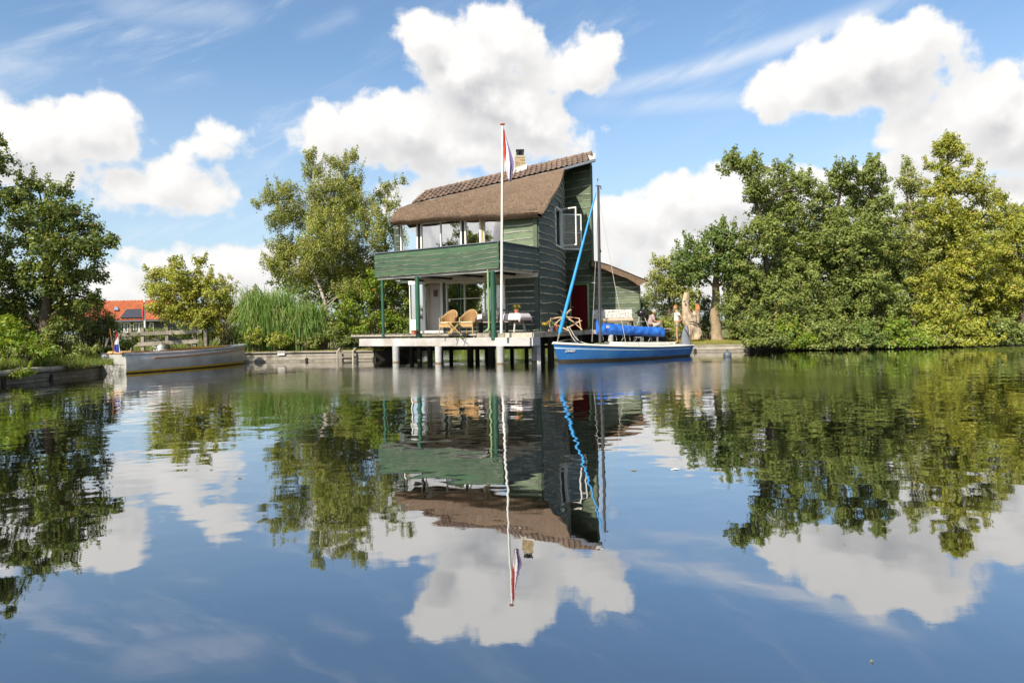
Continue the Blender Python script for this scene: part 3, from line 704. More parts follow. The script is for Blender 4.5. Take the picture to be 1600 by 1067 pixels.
def line_path(a, b):
    a, b = Vector(a), Vector(b); d = (b - a); L = d.length; d = d / L; n = Vector((d.y, -d.x, 0))
    if n.dot(Vector((0, 0, 0)) - a) < 0: n = -n
    return (lambda s: (a.x + d.x * s, a.y + d.y * s, n.x, n.y)), L
def bez_path(p0, p1, p2, p3, N=60):
    pts = []
    for i in range(N + 1):
        t = i / N; q = (1 - t) ** 3 * p0 + 3 * (1 - t) ** 2 * t * p1 + 3 * (1 - t) * t * t * p2 + t ** 3 * p3; pts.append(q)
    cum = [0]
    for i in range(N): cum.append(cum[-1] + (pts[i + 1] - pts[i]).length)
    def fn(s):
        i = 0
        while i < N - 1 and cum[i + 1] < s: i += 1
        f = (s - cum[i]) / (cum[i + 1] - cum[i]); q = pts[i].lerp(pts[i + 1], f); d = (pts[i + 1] - pts[i]).normalized()
        return (q.x, q.y, d.y, -d.x)
    return fn, cum[-1]

def board(path, s0, s1, zb, zt, parent, mats, seed, amp=.03, common=None, zmax=None, thick=.05, step=.35, lip=.042, zmin=None):
    n = max(2, int((s1 - s0) / step)); rows = []
    for i in range(n + 1):
        s = s0 + (s1 - s0) * i / n; x, y, nx, ny = path(s)
        wv = noise.noise(Vector((s * .75 + seed * 3.1, seed * 1.7, 0))) * amp * 1.6 + noise.noise(Vector((s * 3 + seed, seed * 5.1, 2))) * amp * .35
        zl = zb + wv + (common(s) if common else 0); ztt = zt
        if zmin is not None: zl = max(zl, zmin)
        if zmax is not None:
            zm = zmax(s); ztt = min(zt, zm); zl = min(zl, zm - .002)
        ze = min(zl + lip, ztt)
        def q(o, z): return (x + nx * o, y + ny * o, z)
        rows.append([q(.004, ztt), q(thick, ze), q(thick * .72, zl), q(.0, zl)])
    if max(r[0][2] - r[2][2] for r in rows) < .03: return None
    b = MB(); b.grid(rows, mf=lambda i, j: 0 if j == 0 else 1)
    b.add([rows[0][k] for k in range(4)], [(0, 1, 2, 3)], 0); b.add([rows[-1][k] for k in range(4)], [(3, 2, 1, 0)], 0)
    return b.build('wall_board', mats, parent)
bseed = [0]
def clad(path, L, z0, z1, sp, parent, mats, holes=(), zmax=None, amp=.03, s_start=0, jitter=.18, thick=.05, mats_fn=None):
    z = z0
    while z < z1 - .04:
        bseed[0] += 1; h = sp * (1 + random.uniform(-jitter, jitter)); zt = min(z + h + .06, z1 + .02) if z + h < z1 else z1
        segs = [(s_start, L)]
        for (a, b, c, d) in holes:
            if z + h * .6 > c and z + .02 < d:
                ns = []
                for (p_, q_) in segs:
                    if b <= p_ or a >= q_: ns.append((p_, q_)); continue
                    if a > p_: ns.append((p_, a))
                    if b < q_: ns.append((b, q_))
                segs = ns
        for (p_, q_) in segs:
            if q_ - p_ > .06: board(path, p_, q_, z, zt, parent, mats_fn(z) if mats_fn else mats, bseed[0], amp, None, zmax, thick)
        z += h

def wall(path, L, z0, z1, th, parent, m, holes=(), zmax=None, name='wall', step=.5):
    ss = {0, L}; zs = {z0, z1}
    for (a, b, c, d) in holes: ss |= {max(0, a), min(L, b)}; zs |= {max(z0, c), min(z1, d)}
    ss = sorted(ss); zs = sorted(zs); S = []
    for i in range(len(ss) - 1):
        n = max(1, int((ss[i + 1] - ss[i]) / step)); S += [ss[i] + (ss[i + 1] - ss[i]) * k / n for k in range(n)]
    S.append(ss[-1]); b = MB()
    for i in range(len(S) - 1):
        for j in range(len(zs) - 1):
            sm, zm = (S[i] + S[i + 1]) / 2, (zs[j] + zs[j + 1]) / 2
            if any(a < sm < b_ and c < zm < d for (a, b_, c, d) in holes): continue
            q = []
            for s in (S[i], S[i + 1]):
                x, y, nx, ny = path(s); zt = zs[j + 1] if zmax is None else min(zs[j + 1], zmax(s)); zl = min(zs[j], zt - .001)
                q.append(((x - nx * .002, y - ny * .002, zl), (x - nx * th, y - ny * th, zl), (x - nx * .002, y - ny * .002, zt), (x - nx * th, y - ny * th, zt)))
            A, B = q
            b.add([A[0], B[0], B[1], A[1], A[2], B[2], B[3], A[3]], [(3, 2, 1, 0), (4, 5, 6, 7), (0, 1, 5, 4), (1, 2, 6, 5), (2, 3, 7, 6), (3, 0, 4, 7)])
    return b.build(name, m, parent)

# ---- key levels
ZE_R = zat(840, 332, VF); UL = pv(621, VF); ZE_L = zat(621, 349, VF)
BT = P(782, 376.5, C0.y).z; BB = P(782, 418.5, C0.y).z        # balcony rail top, balcony underside
FZ = BB + .22                                              # upper floor
fpath, FLEN = line_path(U(0, VF), U(UL, VF))
def su(px, v=None): return pv(px, VF if v is None else v)

# upper facade: boards at the right, glazing to the left
zw1, zw0 = zat(700, 343, VF), FZ + .05
holesU = [(su(789), su(627), zw0, 99)]
zmaxF = lambda s: ZE_R + (ZE_L - ZE_R) * s / FLEN + .12
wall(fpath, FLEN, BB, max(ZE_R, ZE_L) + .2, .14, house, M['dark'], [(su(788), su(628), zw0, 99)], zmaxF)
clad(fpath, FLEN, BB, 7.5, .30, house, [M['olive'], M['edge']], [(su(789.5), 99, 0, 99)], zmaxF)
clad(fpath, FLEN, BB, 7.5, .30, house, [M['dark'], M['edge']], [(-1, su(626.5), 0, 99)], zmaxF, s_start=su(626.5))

def window(px0, px1, z0, z1, v, parent, mullions=(), rails=(), fw=.055, fm='white', name='window', glass=True, zt_fn=None):
    """framed window in a plane parallel to the facade; bars and panes are sub-parts"""
    u0, u1 = pv(px1, v), pv(px0, v); b = MB()
    def bar(ua, ub, za, zb, dpt=.07, off=0): 
        c = U((ua + ub) / 2, v + off, (za + zb) / 2); b.box(c, (ub - ua, dpt, zb - za), M=Matrix((ud, vd, Vector((0, 0, 1)))).transposed())
    bar(u0, u0 + fw, z0, z1); bar(u1 - fw, u1, z0, z1); bar(u0 + fw, u1 - fw, z0, z0 + fw); bar(u0 + fw, u1 - fw, z1 - fw, z1)
    fr = b.build('window', M[fm], parent)
    us = [u0 + fw] + sorted(pv(m, v) for m in mullions) + [u1 - fw]; zs = [z0 + fw] + sorted(rails) + [z1 - fw]
    for m in us[1:-1]:
        b2 = MB(); c = U(m, v, (z0 + z1) / 2); b2.box(c, (fw * .75, .055, z1 - z0 - 2 * fw - .004), M=Matrix((ud, vd, Vector((0, 0, 1)))).transposed())
        o = b2.build('mullion', M[fm], fr); o.location = -org(fr) + org(fr) * 1; 
    for r in zs[1:-1]:
        b2 = MB(); c = U((u0 + u1) / 2, v - .004, r); b2.box(c, (u1 - u0 - 2 * fw - .004, .035, fw * .6), M=Matrix((ud, vd, Vector((0, 0, 1)))).transposed())
        b2.build('glazing_bar', M[fm], fr)
    if glass:
        for i in range(len(us) - 1):
            b2 = MB(); b2.quad(U(us[i] + .01, v + .012, z0 + fw), U(us[i + 1] - .01, v + .012, z0 + fw), U(us[i + 1] - .01, v + .012, z1 - fw), U(us[i] + .01, v + .012, z1 - fw))
            b2.build('pane', M['glass'], fr)
    return fr
zt = lambda px: ZE_R + (ZE_L - ZE_R) * su(px) / FLEN - .03
VW = VF - .01
window(627.5, 655, zw0, zt(641), VW, house, fw=.075)
window(659, 723.5, zw0, zt(690), VW, house, [690.5], fw=.075)
window(728, 753.5, zw0, zt(740), VW, house, fw=.075)
window(757, 788.5, zw0, zt(772), VW + .08, house, fw=.07)
def fpost(px0, px1, z0, z1, v, m, name='post', d=.09):
    b = MB(); u0, u1 = pv(px1, v), pv(px0, v)
    b.box(U((u0 + u1) / 2, v, (z0 + z1) / 2), (u1 - u0, d, z1 - z0), M=Matrix((ud, vd, Vector((0, 0, 1)))).transposed()); return b.build(name, M[m], house)
fpost(655.2, 658.8, zw0, zt(657), VW + .03, 'black', 'frame_post'); fpost(723.7, 727.8, zw0, zt(726), VW + .03, 'black', 'frame_post')
fpost(753.7, 756.8, zw0, zt(755), VW + .03, 'ochre', 'frame_post')
fpost(835, 841, FZ - .2, ZE_R, VF - .055, 'olive', 'corner_board', .03)

# rooms behind the glass
def room(z0, z1, u0, u1, depth, ub, backholes=()):
    A = U(u0, VF + .15); B = U(u1, VF + .15); Cc = U(u1 - .5, VF + depth); D = U(ub, VF + depth)
    b = MB()
    b.slab((*A.xy, z0), (*B.xy, z0), (*Cc.xy, z0), (*D.xy, z0), .06); b.build('room_floor', M['wood'], house)
    b = MB(); b.slab((*A.xy, z1), (*B.xy, z1), (*Cc.xy, z1), (*D.xy, z1), .06); b.build('room_ceiling', M['cream'], house)
    b = MB(); b.slab((*A.xy, z0 + .01), (*A.xy, z1 - .07), (*D.xy, z1 - .07), (*D.xy, z0 + .01), .06)
    b.build('room_wall', M['cream'], house)
    b = MB(); b.slab((*B.xy, z0 + .01), (*B.xy, z1 - .07), (*Cc.xy, z1 - .07), (*Cc.xy, z0 + .01), -.06); b.build('room_wall', M['cream'], house)
    pth, L = line_path(D, Cc); wall(pth, L, z0 + .01, z1 - .07, .08, house, M['cream'], backholes, name='room_wall')
    return pth, L
room(FZ, ZE_R + .02, .35, FLEN - .15, 3.6, 1.6, [(1.2, 2.4, FZ + .9, FZ + 1.9)])
# inner partition and cupboards in the upper room
b = MB(); b.slab((*U(su(700), VF + 1.6).xy, FZ + .01), (*U(su(700), VF + 1.6).xy, ZE_R - .07), (*U(su(700), VF + 3.5).xy, ZE_R - .07), (*U(su(700), VF + 3.5).xy, FZ + .01), .08); b.build('partition', M['cream'], house)
b = MB(); b.box(U(su(645), VF + 2.4, FZ + .7), (.8, .5, 1.4), M=Matrix((ud, vd, Vector((0, 0, 1)))).transposed()); cup = b.build('cabinet', M['wood'], house)

# ---- lower storey
GT = BB - .18
LU = pv(640, VF)
lw0, lw1 = zat(745, 503, VF), zat(745, 435, VF)
lpath, LL = line_path(U(0, VF), U(LU, VF))
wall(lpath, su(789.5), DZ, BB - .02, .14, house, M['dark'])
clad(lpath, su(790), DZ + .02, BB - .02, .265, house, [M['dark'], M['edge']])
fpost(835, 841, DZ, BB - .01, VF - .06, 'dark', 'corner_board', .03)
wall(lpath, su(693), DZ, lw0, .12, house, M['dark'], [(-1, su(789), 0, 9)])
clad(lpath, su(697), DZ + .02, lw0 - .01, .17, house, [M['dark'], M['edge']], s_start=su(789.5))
w1 = window(697, 789.5, lw0, BB - .20, VF - .02, house, [725.5, 757.5], [zat(740, 466, VF)], fw=.06)
window(774, 788, lw0 + .06, zat(780, 440, VF), VF + .06, house, fw=.05, glass=False)
fpost(692.5, 696.8, DZ, BB - .2, VF, 'dark', 'wall_post', .12)
b = MB(); b.beam(U(0, VF - .03, BB - .11), U(LU, VF - .03, BB - .11), .12, .18); b.build('lintel', M['white'], house)
# pale entrance panel with a small dark picture, frame and white sill
b = MB(); uA, uB = pv(691, VF), pv(663, VF)
b.slab((*U(uA, VF + .25).xy, DZ + .12), (*U(uB, VF + .25).xy, DZ + .12), (*U(uB, VF + .25).xy, BB - .2), (*U(uA, VF + .25).xy, BB - .2), -.08); b.build('door_panel', M['mauve'], house)
b = MB(); b.slab((*U(uA, VF + .25).xy, DZ + .12), (*U(uA, VF + .25).xy, BB - .2), (*U(uA, VF).xy, BB - .2), (*U(uA, VF).xy, DZ + .12), .05); b.build('door_reveal', M['mauve'], house)
fpost(688.5, 692.3, DZ, BB - .2, VF - .02, 'white', 'door_frame', .08); fpost(661.5, 664, DZ, BB - .2, VF - .02, 'white', 'door_frame', .08)
b = MB(); b.beam(U(uA, VF - .02, DZ + .06), U(uB + .1, VF - .02, DZ + .06), .12, .12); b.build('door_sill', M['white'], house)
pa_, pb_ = pv(682.5, VF + .2), pv(677, VF + .2); pz0, pz1 = zat(680, 463.5, VF + .2), zat(680, 453, VF + .2)
pic = thing('wall_picture', 'small dark framed picture hanging beside the entrance under the balcony', 'picture', (*U(pa_, VF + .1).xy, pz0))
b = MB(); b.box(U((pa_ + pb_) / 2, VF + .225, (pz0 + pz1) / 2), (pb_ - pa_, .03, pz1 - pz0), M=Matrix((ud, vd, Vector((0, 0, 1)))).transposed()); b.build('frame', mat('dark red brown frame', (.10, .035, .02), .5), pic)
b = MB(); b.box(U((pa_ + pb_) / 2, VF + .205, (pz0 + pz1) / 2), ((pb_ - pa_) * .6, .01, (pz1 - pz0) * .6), M=Matrix((ud, vd, Vector((0, 0, 1)))).transposed()); b.build('print', mat('faded print', (.03, .02, .02), .5, c2=(.25, .18, .12)), pic)
# glazed corner at the left end with a low white plinth
zp = zat(650, 501, VF)
window(640, 662, zp, BB - .05, VF - .01, house, fw=.05)
b = MB(); b.box(U((pv(640, VF) + pv(662, VF)) / 2, VF, (DZ + zp) / 2), (pv(640, VF) - pv(662, VF), .10, zp - DZ), M=Matrix((ud, vd, Vector((0, 0, 1)))).transposed()); b.build('plinth', M['white'], house)
# dark boarded end wall seen through that corner
for i in range(10):
    b = MB(); zb_ = zp + .05 + i * (BB - .2 - zp) / 10
    b.box(U(pv(660.5, VF + .3), VF + .3, zb_ + .12), (.14, .05, .21), M=Matrix((ud, vd, Vector((0, 0, 1)))).transposed()); b.box(U(pv(660.5, VF + .3), VF + .262, zb_), (.06, .03, .03), m=1, M=Matrix((ud, vd, Vector((0, 0, 1)))).transposed()); b.build('wall_board', [M['dark'], M['edge']], house)
room(DZ + .05, GT, .5, su(664), 4.2, 2.0, [(1.0, 3.0, DZ + 1.0, DZ + 2.0)])
b = MB(); b.box(U(su(738), VF + 1.0, DZ + .5), (1.5, .6, .9), M=Matrix((ud, vd, Vector((0, 0, 1)))).transposed()); b.build('cabinet', M['darkwood'], house)

# ---- balcony
def bal_z(u): return 0
balF, _L = line_path(U(0, 0), U(BL, 0)); balS, SL = line_path(U(0, 0), U(0, VF - .02))
balcony = MB(); balcony.slab((*U(BL, 0).xy, BB + .17), (*U(0, 0).xy, BB + .17), (*U(0, VF - .06).xy, BB + .17), (*U(BL, VF - .06).xy, BB + .17), .14)
bal = balcony.build('balcony_floor', M['offwhite'], house)
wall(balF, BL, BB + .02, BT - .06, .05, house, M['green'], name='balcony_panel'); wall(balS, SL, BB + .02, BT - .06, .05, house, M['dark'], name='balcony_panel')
for i, (z, hh) in enumerate([(BB - .02, .22), (BB + .17, .22), (BB + .36, .20), (BB + .53, .21), (BB + .71, .24)]):
    bseed[0] += 1; board(balF, .03, BL, z, min(z + hh + .06, BT - .03), house, [M['green'], M['edge']], bseed[0], .035 if i else .015, (lambda s: .045 * math.sin(s * 1.05 + 2.2) + .012 * math.sin(s * 3.1)) if i else None, None, .05, .25, .022)
for i, z in enumerate([BB - .02, BB + .22, BB + .47, BB + .70]):
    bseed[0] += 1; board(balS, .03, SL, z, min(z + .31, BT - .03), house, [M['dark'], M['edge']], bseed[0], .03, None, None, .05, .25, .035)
b = MB(); b.beam(U(-.04, -.01, BT - .02), U(BL + .03, -.01, BT - .02), .12, .035); b.build('balcony_rail', M['slate'], house)
b = MB(); b.beam(U(0, .06, BT - .021), U(0, VF, BT - .021), .12, .033); b.build('balcony_rail', M['slate'], house)
b = MB(); b.box(U(0, -.04, (BB + BT) / 2 - .02), (.05, .06, BT - BB - .05), M=Matrix((ud, vd, Vector((0, 0, 1)))).transposed()); b.build('corner_board', M['green'], house)
for i in range(8):                                           # joists that show beneath the balcony
    u = .25 + i * (BL - .5) / 7; b = MB(); b.beam(U(u, .12, BB - .03), U(u, VF - .1, BB - .03), .07, .12); b.build('joist', M['black' if i % 2 else 'white'], house)
b = MB(); b.beam(U(.1, .14, BB - .05), U(BL - .1, .14, BB - .05), .12, .14); b.build('edge_beam', M['white'], house)
# balcony posts
def rpost(px, Y, z0, z1, r, m='post', name='balcony_post'):
    b = MB(); c = PZ(px, DZ, Y); b.tube([(c.x, c.y, z0), (c.x, c.y, (z0 + z1) / 2), (c.x, c.y, z1)], [r, r * .97, r * .95], 12); return b.build(name, M[m], house, smooth=True)
uY = lambda px, v: U(pv(px, v), v).y
rpost(599, uY(599, .2), DZ - .12, BB - .1, .07); rpost(653.5, uY(653.5, .1), DZ - .25, BB - .1, .095); rpost(771.5, uY(771.5, .1), DZ - .25, BB - .1, .105)
pc = PZ(764.3, DZ, uY(764.3, .05))
b = MB(); b.tube([(pc.x, pc.y, BB), (pc.x, pc.y, DZ + .22), (pc.x - .03, pc.y, DZ + .12), (pc.x - .12, pc.y - .02, DZ + .07)], [.042, .042, .06, .07], 10); b.build('drain_pipe', M['pipe'], house, smooth=True)

# ---- curved side wall
Q0 = U(0, VF); Q3 = P(881, 450, 35.0); Q3.z = 0
Q1 = Q0 + vd * 1.8; Q2 = P(887.5, 450, 32.4); Q2.z = 0
cpath, CLN = bez_path(Q0, Q1, Q2, Q3)
rake = [(838, 334), (845, 329), (851, 322), (861, 310), (868, 300), (874, 289), (879, 276), (882, 266), (890, 255)]
def rake_y(px):
    for i in range(len(rake) - 1):
        if rake[i][0] <= px <= rake[i + 1][0]:
            f = (px - rake[i][0]) / (rake[i + 1][0] - rake[i][0]); return rake[i][1] + f * (rake[i + 1][1] - rake[i][1])
    return rake[0][1] if px < rake[0][0] else rake[-1][1]
def czmax(s):
    x, y, nx, ny = cpath(s); px = CX + x / y * F_PX
    return P(px, rake_y(px), y).z - .16
zmono = [0]; 
_cz = [czmax(CLN * i / 40) for i in range(41)]
for i in range(1, 41): _cz[i] = max(_cz[i], _cz[i - 1] + .02)
_cz = [min(z, 9.45) for z in _cz]
def czm(s):
    f = max(0, min(39.999, s / CLN * 40)); i = int(f); return _cz[i] + (_cz[i + 1] - _cz[i]) * (f - i)
def s_of_px(px):
    for i in range(200):
        s = CLN * i / 200; x, y, _, _ = cpath(s)
        if CX + x / y * F_PX + (-.02 * 150) >= px: return s
    return CLN
SW0, SW1 = s_of_px(866.5), s_of_px(874)
xw, yw, _, _ = cpath((SW0 + SW1) / 2)
WZ0, WZ1 = P(873, 386, yw).z, P(873, 327, yw).z
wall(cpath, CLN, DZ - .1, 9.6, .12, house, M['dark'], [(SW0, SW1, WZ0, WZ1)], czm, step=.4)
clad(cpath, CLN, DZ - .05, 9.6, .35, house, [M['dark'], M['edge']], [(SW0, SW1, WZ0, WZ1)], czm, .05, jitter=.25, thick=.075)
print('curve', CLN, SW0, SW1, WZ0, WZ1)
# side window: frame in the wall and two casements swung open
def pframe(A, B, z0, z1, fw, th, parent, mname='white', rails=(), nm='casement'):
    A, B = Vector((A.x, A.y, 0)), Vector((B.x, B.y, 0)); d = (B - A).normalized(); b = MB()
    zz = Vector((0, 0, 1))
    b.beam(A + zz * z0, A + zz * z1, th, fw, upv=d); b.beam(B + zz * z0, B + zz * z1, th, fw, upv=d)
    b.beam(A + d * fw / 2 + zz * (z0 + fw / 2), B - d * fw / 2 + zz * (z0 + fw / 2), th, fw); b.beam(A + d * fw / 2 + zz * (z1 - fw / 2), B - d * fw / 2 + zz * (z1 - fw / 2), th, fw)
    f = b.build(nm, M[mname], parent)
    for r in rails:
        b = MB(); b.beam(A + d * fw / 2 + zz * r, B - d * fw / 2 + zz * r, th * .6, fw * .5); b.build('glazing_bar', M[mname], f)
    b = MB(); b.quad(A + zz * (z0 + fw), B + zz * (z0 + fw), B + zz * (z1 - fw), A + zz * (z1 - fw)); b.build('pane', M['glass'], f); return f
def cp(s, off=0): x, y, nx, ny = cpath(s); return Vector((x + nx * off, y + ny * off, 0))
wf = MB(); A, B = cp(SW0, .04), cp(SW1, .04); zz = Vector((0, 0, 1))
wf.beam(A + zz * WZ0, A + zz * WZ1, .12, .07); wf.beam(B + zz * WZ0, B + zz * WZ1, .12, .07); wf.beam(A + zz * WZ0, B + zz * WZ0, .16, .07); wf.beam(A + zz * WZ1, B + zz * WZ1, .16, .07)
wf.build('window', M['white'], house)
b = MB(); b.slab(cp(SW0, -.9) + zz * WZ0, cp(SW1, -.9) + zz * WZ0, cp(SW1, -.9) + zz * WZ1, cp(SW0, -.9) + zz * WZ1, .05); b.build('room_wall', M['cream'], house)
rows = [[cp(SW0 + (SW1 - SW0) * i / 20, -.25 + .04 * math.sin(i * 1.7)) + zz * (WZ0 + (WZ1 - WZ0) * j / 2) for i in range(21)] for j in range(3)]
scur = thing('curtain', 'white curtain hanging inside the open side casement window', 'curtain', cp(SW0, -.25) + zz * WZ0)
b = MB(); b.grid(rows); o = b.build('cloth', M['white'], scur, smooth=60); s_ = o.modifiers.new('t', 'SOLIDIFY'); s_.thickness = .01
def PG(px, Y): q = P(px, 350, Y); return Vector((q.x, q.y, 0))
pframe(PG(877.5, B.y - .15), PG(900, B.y - .6), P(890, 384, B.y - .4).z, P(890, 324.5, B.y - .4).z, .055, .05, house)
yb = B.y + .35
pframe(PG(878.5, yb), PG(907.5, yb + .25), P(890, 390, yb).z, P(890, 334, yb).z, .055, .05, house, rails=[P(890, 363, yb).z])

# ---- tall rear wall and its door
FA, FB = PG(879.5, 35.0), PG(924, 33.9)
tz = lambda s: P(881 + 43 * s / FWL, 262 - 11 * s / FWL, 34.4).z
fpath2, FWL = line_path(FA, FB)
clad(fpath2, FWL, DZ, 9.9, .34, house, [M['olive'], M['edge']], [(.35, 1.28, DZ - .1, 3.45)], tz, .025)
wall(fpath2, FWL, DZ, 9.9, .14, house, M['dark'], (), tz, name='wall')
b = MB(); b.tube([FB + zz * DZ, FB + zz * tz(FWL)], .05, 4); b.build('corner_board', M['olive'], house)
dA, dB = PG(888.5, 34.62), PG(916.5, 33.95)
dz0, dz1 = P(902, 512.5, 34.3).z, P(902, 446.5, 34.3).z
dn = Vector(((dB - dA).y, -(dB - dA).x, 0)).normalized()
b = MB(); b.slab(dA + zz * dz0, dB + zz * dz0, dB + zz * dz1, dA + zz * dz1, .05); door = b.build('door', M['red'], house)
for (za, zb) in ((.18, .95), (1.1, dz1 - dz0 - .2)):
    b = MB(); o1 = dn * .012
    if o1.y > 0: o1 = -o1
    q0, q1 = dA.lerp(dB, .18) + o1, dA.lerp(dB, .82) + o1
    b.slab(q0 + zz * (dz0 + za), q1 + zz * (dz0 + za), q1 + zz * (dz0 + zb), q0 + zz * (dz0 + zb), .015); b.build('door_panel', M['red'], door)
b = MB(); h0 = dA.lerp(dB, .08) + Vector((-.02, -.07, dz0 + 1.05)); b.tube([h0, h0 + Vector((.0, -.06, 0)), h0 + Vector((.13, -.06, 0))], .012, 6); b.build('handle', mat('brass', (.6, .42, .15), .3, metal=.9), door)
b = MB(); pf = Vector((0, -.03, 0))
b.beam(dA + pf + zz * dz0, dA + pf + zz * (dz1 + .08), .09, .08); b.beam(dB + pf + zz * dz0, dB + pf + zz * (dz1 + .08), .09, .08); b.beam(dA + pf + zz * (dz1 + .06), dB + pf + zz * (dz1 + .06), .09, .08)
b.build('door_frame', M['pipe'], house)

# ---- back of the main block (never in view, closes the volume)
BK = [U(FLEN, VF), Vector((-4.2, 37.5, 0)), Vector((1.2, 39.6, 0)), FB]
zbk = [ZE_L, 5.4, 6.2, 9.3]
b = MB()
for i in range(3): b.slab(BK[i] + zz * (DZ if i else BB + .01), BK[i + 1] + zz * (DZ if i else BB + .01), BK[i + 1] + zz * zbk[i + 1], BK[i] + zz * zbk[i], .12)
b.slab(U(su(664), VF + .2) + zz * DZ, BK[1] + Vector((1.4, .1, DZ)), BK[1] + Vector((1.4, .1, BB)), U(su(664), VF + .2) + zz * BB, .1)
b.slab((*U(FLEN, VF).xy, BB), (*U(.3, VF).xy, BB), (*BK[2].xy, BB), (*BK[1].xy, BB), .1)
b.build('back_wall', M['dark'], house)

# ---- thatched roof: ruled, bulging surface with real thickness
Bl, Br = P(608, 347, 31.2), P(839, 330.5, 27.35)
Tl, Tr = P(645, 318.5, 33.0), P(882, 262.5, 33.5)
Cl, Cr_ = P(617, 322, 32.0), P(869, 319, 29.6)
rows = []; NS, NT_ = 46, 16
def wallY(px):
    for i in range(200):
        x, y, _, _ = cpath(CLN * i / 200)
        if CX + x / y * F_PX - 3 >= px: return y
    return 34.0
RK = [(839, 331), (845, 329.5), (851, 322), (858, 312), (864, 304), (869, 297), (874, 288), (878, 277), (882, 263)]
REDGE = [P(px, py, min(33.4, (27.35 if k_ == 0 else wallY(px - 2) - .45))) for k_, (px, py) in enumerate(RK)]
for k_ in range(1, 9): REDGE[k_].y = REDGE[k_].y
def redge(t):
    f = min(7.9999, t * 8); i = int(f); return REDGE[i].lerp(REDGE[i + 1], f - i)
for i in range(NS + 1):
    s = i / NS; Bm = Bl.lerp(Br, s); Tm = Tl.lerp(Tr, s); Cm = Cl.lerp(Cr_, s)
    Bm = Bm + Vector((0, 0, .05 * math.sin(s * 5) + .03 * noise.noise(Vector((s * 9, 0, 0)))))
    r = []
    for j in range(NT_ + 1):
        t = j / NT_; q = (1 - t) ** 2 * Bl + 2 * (1 - t) * t * Cl + t * t * Tl
        q = q.lerp(redge(t), s) + (Bm - Bl.lerp(Br, s)) * (1 - t)
        q = q + Vector((0, 0, .03 * noise.noise(Vector((s * 12, t * 7, 1.3)))))
        r.append(q)
    rows.append(r)
def under(q, t, s):                                      # lower skin: towards the house, thick rounded butt at the eave
    inn = vd * .30 + Vector((0, 0, -.20)) if t < .5 else Vector((-.12, .05, -.34))
    return q + (vd * .34 + Vector((0, 0, -.10))).lerp(Vector((-.22 * s, .10, -.30)), min(1, t * 2.2))
tb = MB(); top = rows
lip = [[r[0] + vd * .06 + Vector((0, 0, -.10)) for r in rows]]
tb.grid(top)
low = [[under(r[j], j / NT_, i / NS) for j in range(NT_ + 1)] for i, r in enumerate(rows)]
tb.grid(low)
tb.grid([[r[0] for r in rows], [r[0] + vd * .05 + Vector((0, 0, -.09)) for r in rows], [l[0] + Vector((0, 0, -.04)) for l in low], [l[0] for l in low]])
for e in (0, NS):
    out = -ud if e else ud
    r_, l_ = rows[e], low[e]
    mid1 = [a.lerp(c, .3) + out * .10 * (1 if e else .6) for a, c in zip(r_, l_)]; mid2 = [a.lerp(c, .75) + out * .07 for a, c in zip(r_, l_)]
    tb.grid([r_, mid1, mid2, l_])
tb.grid([[r[-1] for r in rows], [l[-1] for l in low]])
th = tb.build('thatch_roof', M['thatch'], house, smooth=60)
# loose straw ends that roughen the eave and the surface
rg = np.random.RandomState(9); N = 9000; vv = []
for k in range(N):
    i = rg.randint(NS); j = int(rg.rand() ** 1.6 * NT_) ; j = min(j, NT_ - 1); f, h = rg.rand(), rg.rand()
    q = rows[i][j].lerp(rows[i + 1][j], f).lerp(rows[i][j + 1].lerp(rows[i + 1][j + 1], f), h)
    dn_ = (rows[i][max(j - 1, 0)] - rows[i][j + 1]).normalized(); nn = Vector((-.3, -.7, .6))
    e = q + dn_ * rg.uniform(.05, .12) + nn * rg.uniform(.01, .035) + Vector((rg.normal() * .02, 0, 0)); wv_ = ud * .008
    vv += [q - wv_, q + wv_, e]
so = npmesh('straw_ends', np.array([tuple(x) for x in vv]), 3, M['thatch'], np.zeros(N), None, house); so['kind'] = 'stuff'

# ---- tiled upper roof
LA, LB2 = P(644, 318.5, 32.9), P(929, 250.5, 33.4)
UA, UB = P(663, 301, 34.2), P(925, 239.5, 34.2)
NCOL, NROW = 34, 4
tm = MB()
def tile_mesh():
    me = bpy.data.meshes.new('roof_tile'); vs = []; prof = [(0, .0), (.18, .010), (.42, .0), (.62, .045), (.82, .062), (1.0, .012)]
    for y, lift in ((0, .035), (1.12, .0)):
        for (x, z) in prof: vs.append((x * 1.06 - .03, y, z + lift))
    for (x, z) in prof: vs.append((x * 1.06 - .03, 0, z + lift if 0 else z))
    n = len(prof); fs = [(i, i + 1, n + i + 1, n + i) for i in range(n - 1)] + [(2 * n + i, 2 * n + i + 1, i + 1, i) for i in range(n - 1)]
    me.from_pydata(vs, [], fs); me.materials.append(M['tile']); me.update(); return me
tme = tile_mesh()
def lerp2(s, t): return LA.lerp(LB2, s).lerp(UA.lerp(UB, s), t)
rr_ = random.Random(4)
for r in range(NROW):
    for c in range(NCOL):
        s0, s1 = c / NCOL, (c + 1) / NCOL; t0, t1 = r / NROW, (r + 1) / NROW
        a, b_, c_ = lerp2(s0, t0), lerp2(s1, t0), lerp2(s0, t1); ex, ey = (b_ - a), (c_ - a); n_ = ex.cross(ey).normalized()
        if n_.z < 0: n_ = -n_
        o = bpy.data.objects.new('roof_tile', tme); col.objects.link(o); o.parent = house
        Mx = Matrix((ex, ey, n_)).transposed().to_4x4(); Mx.translation = a + n_ * (.02 + rr_.uniform(0, .008)) - org(house); o.matrix_local = Mx
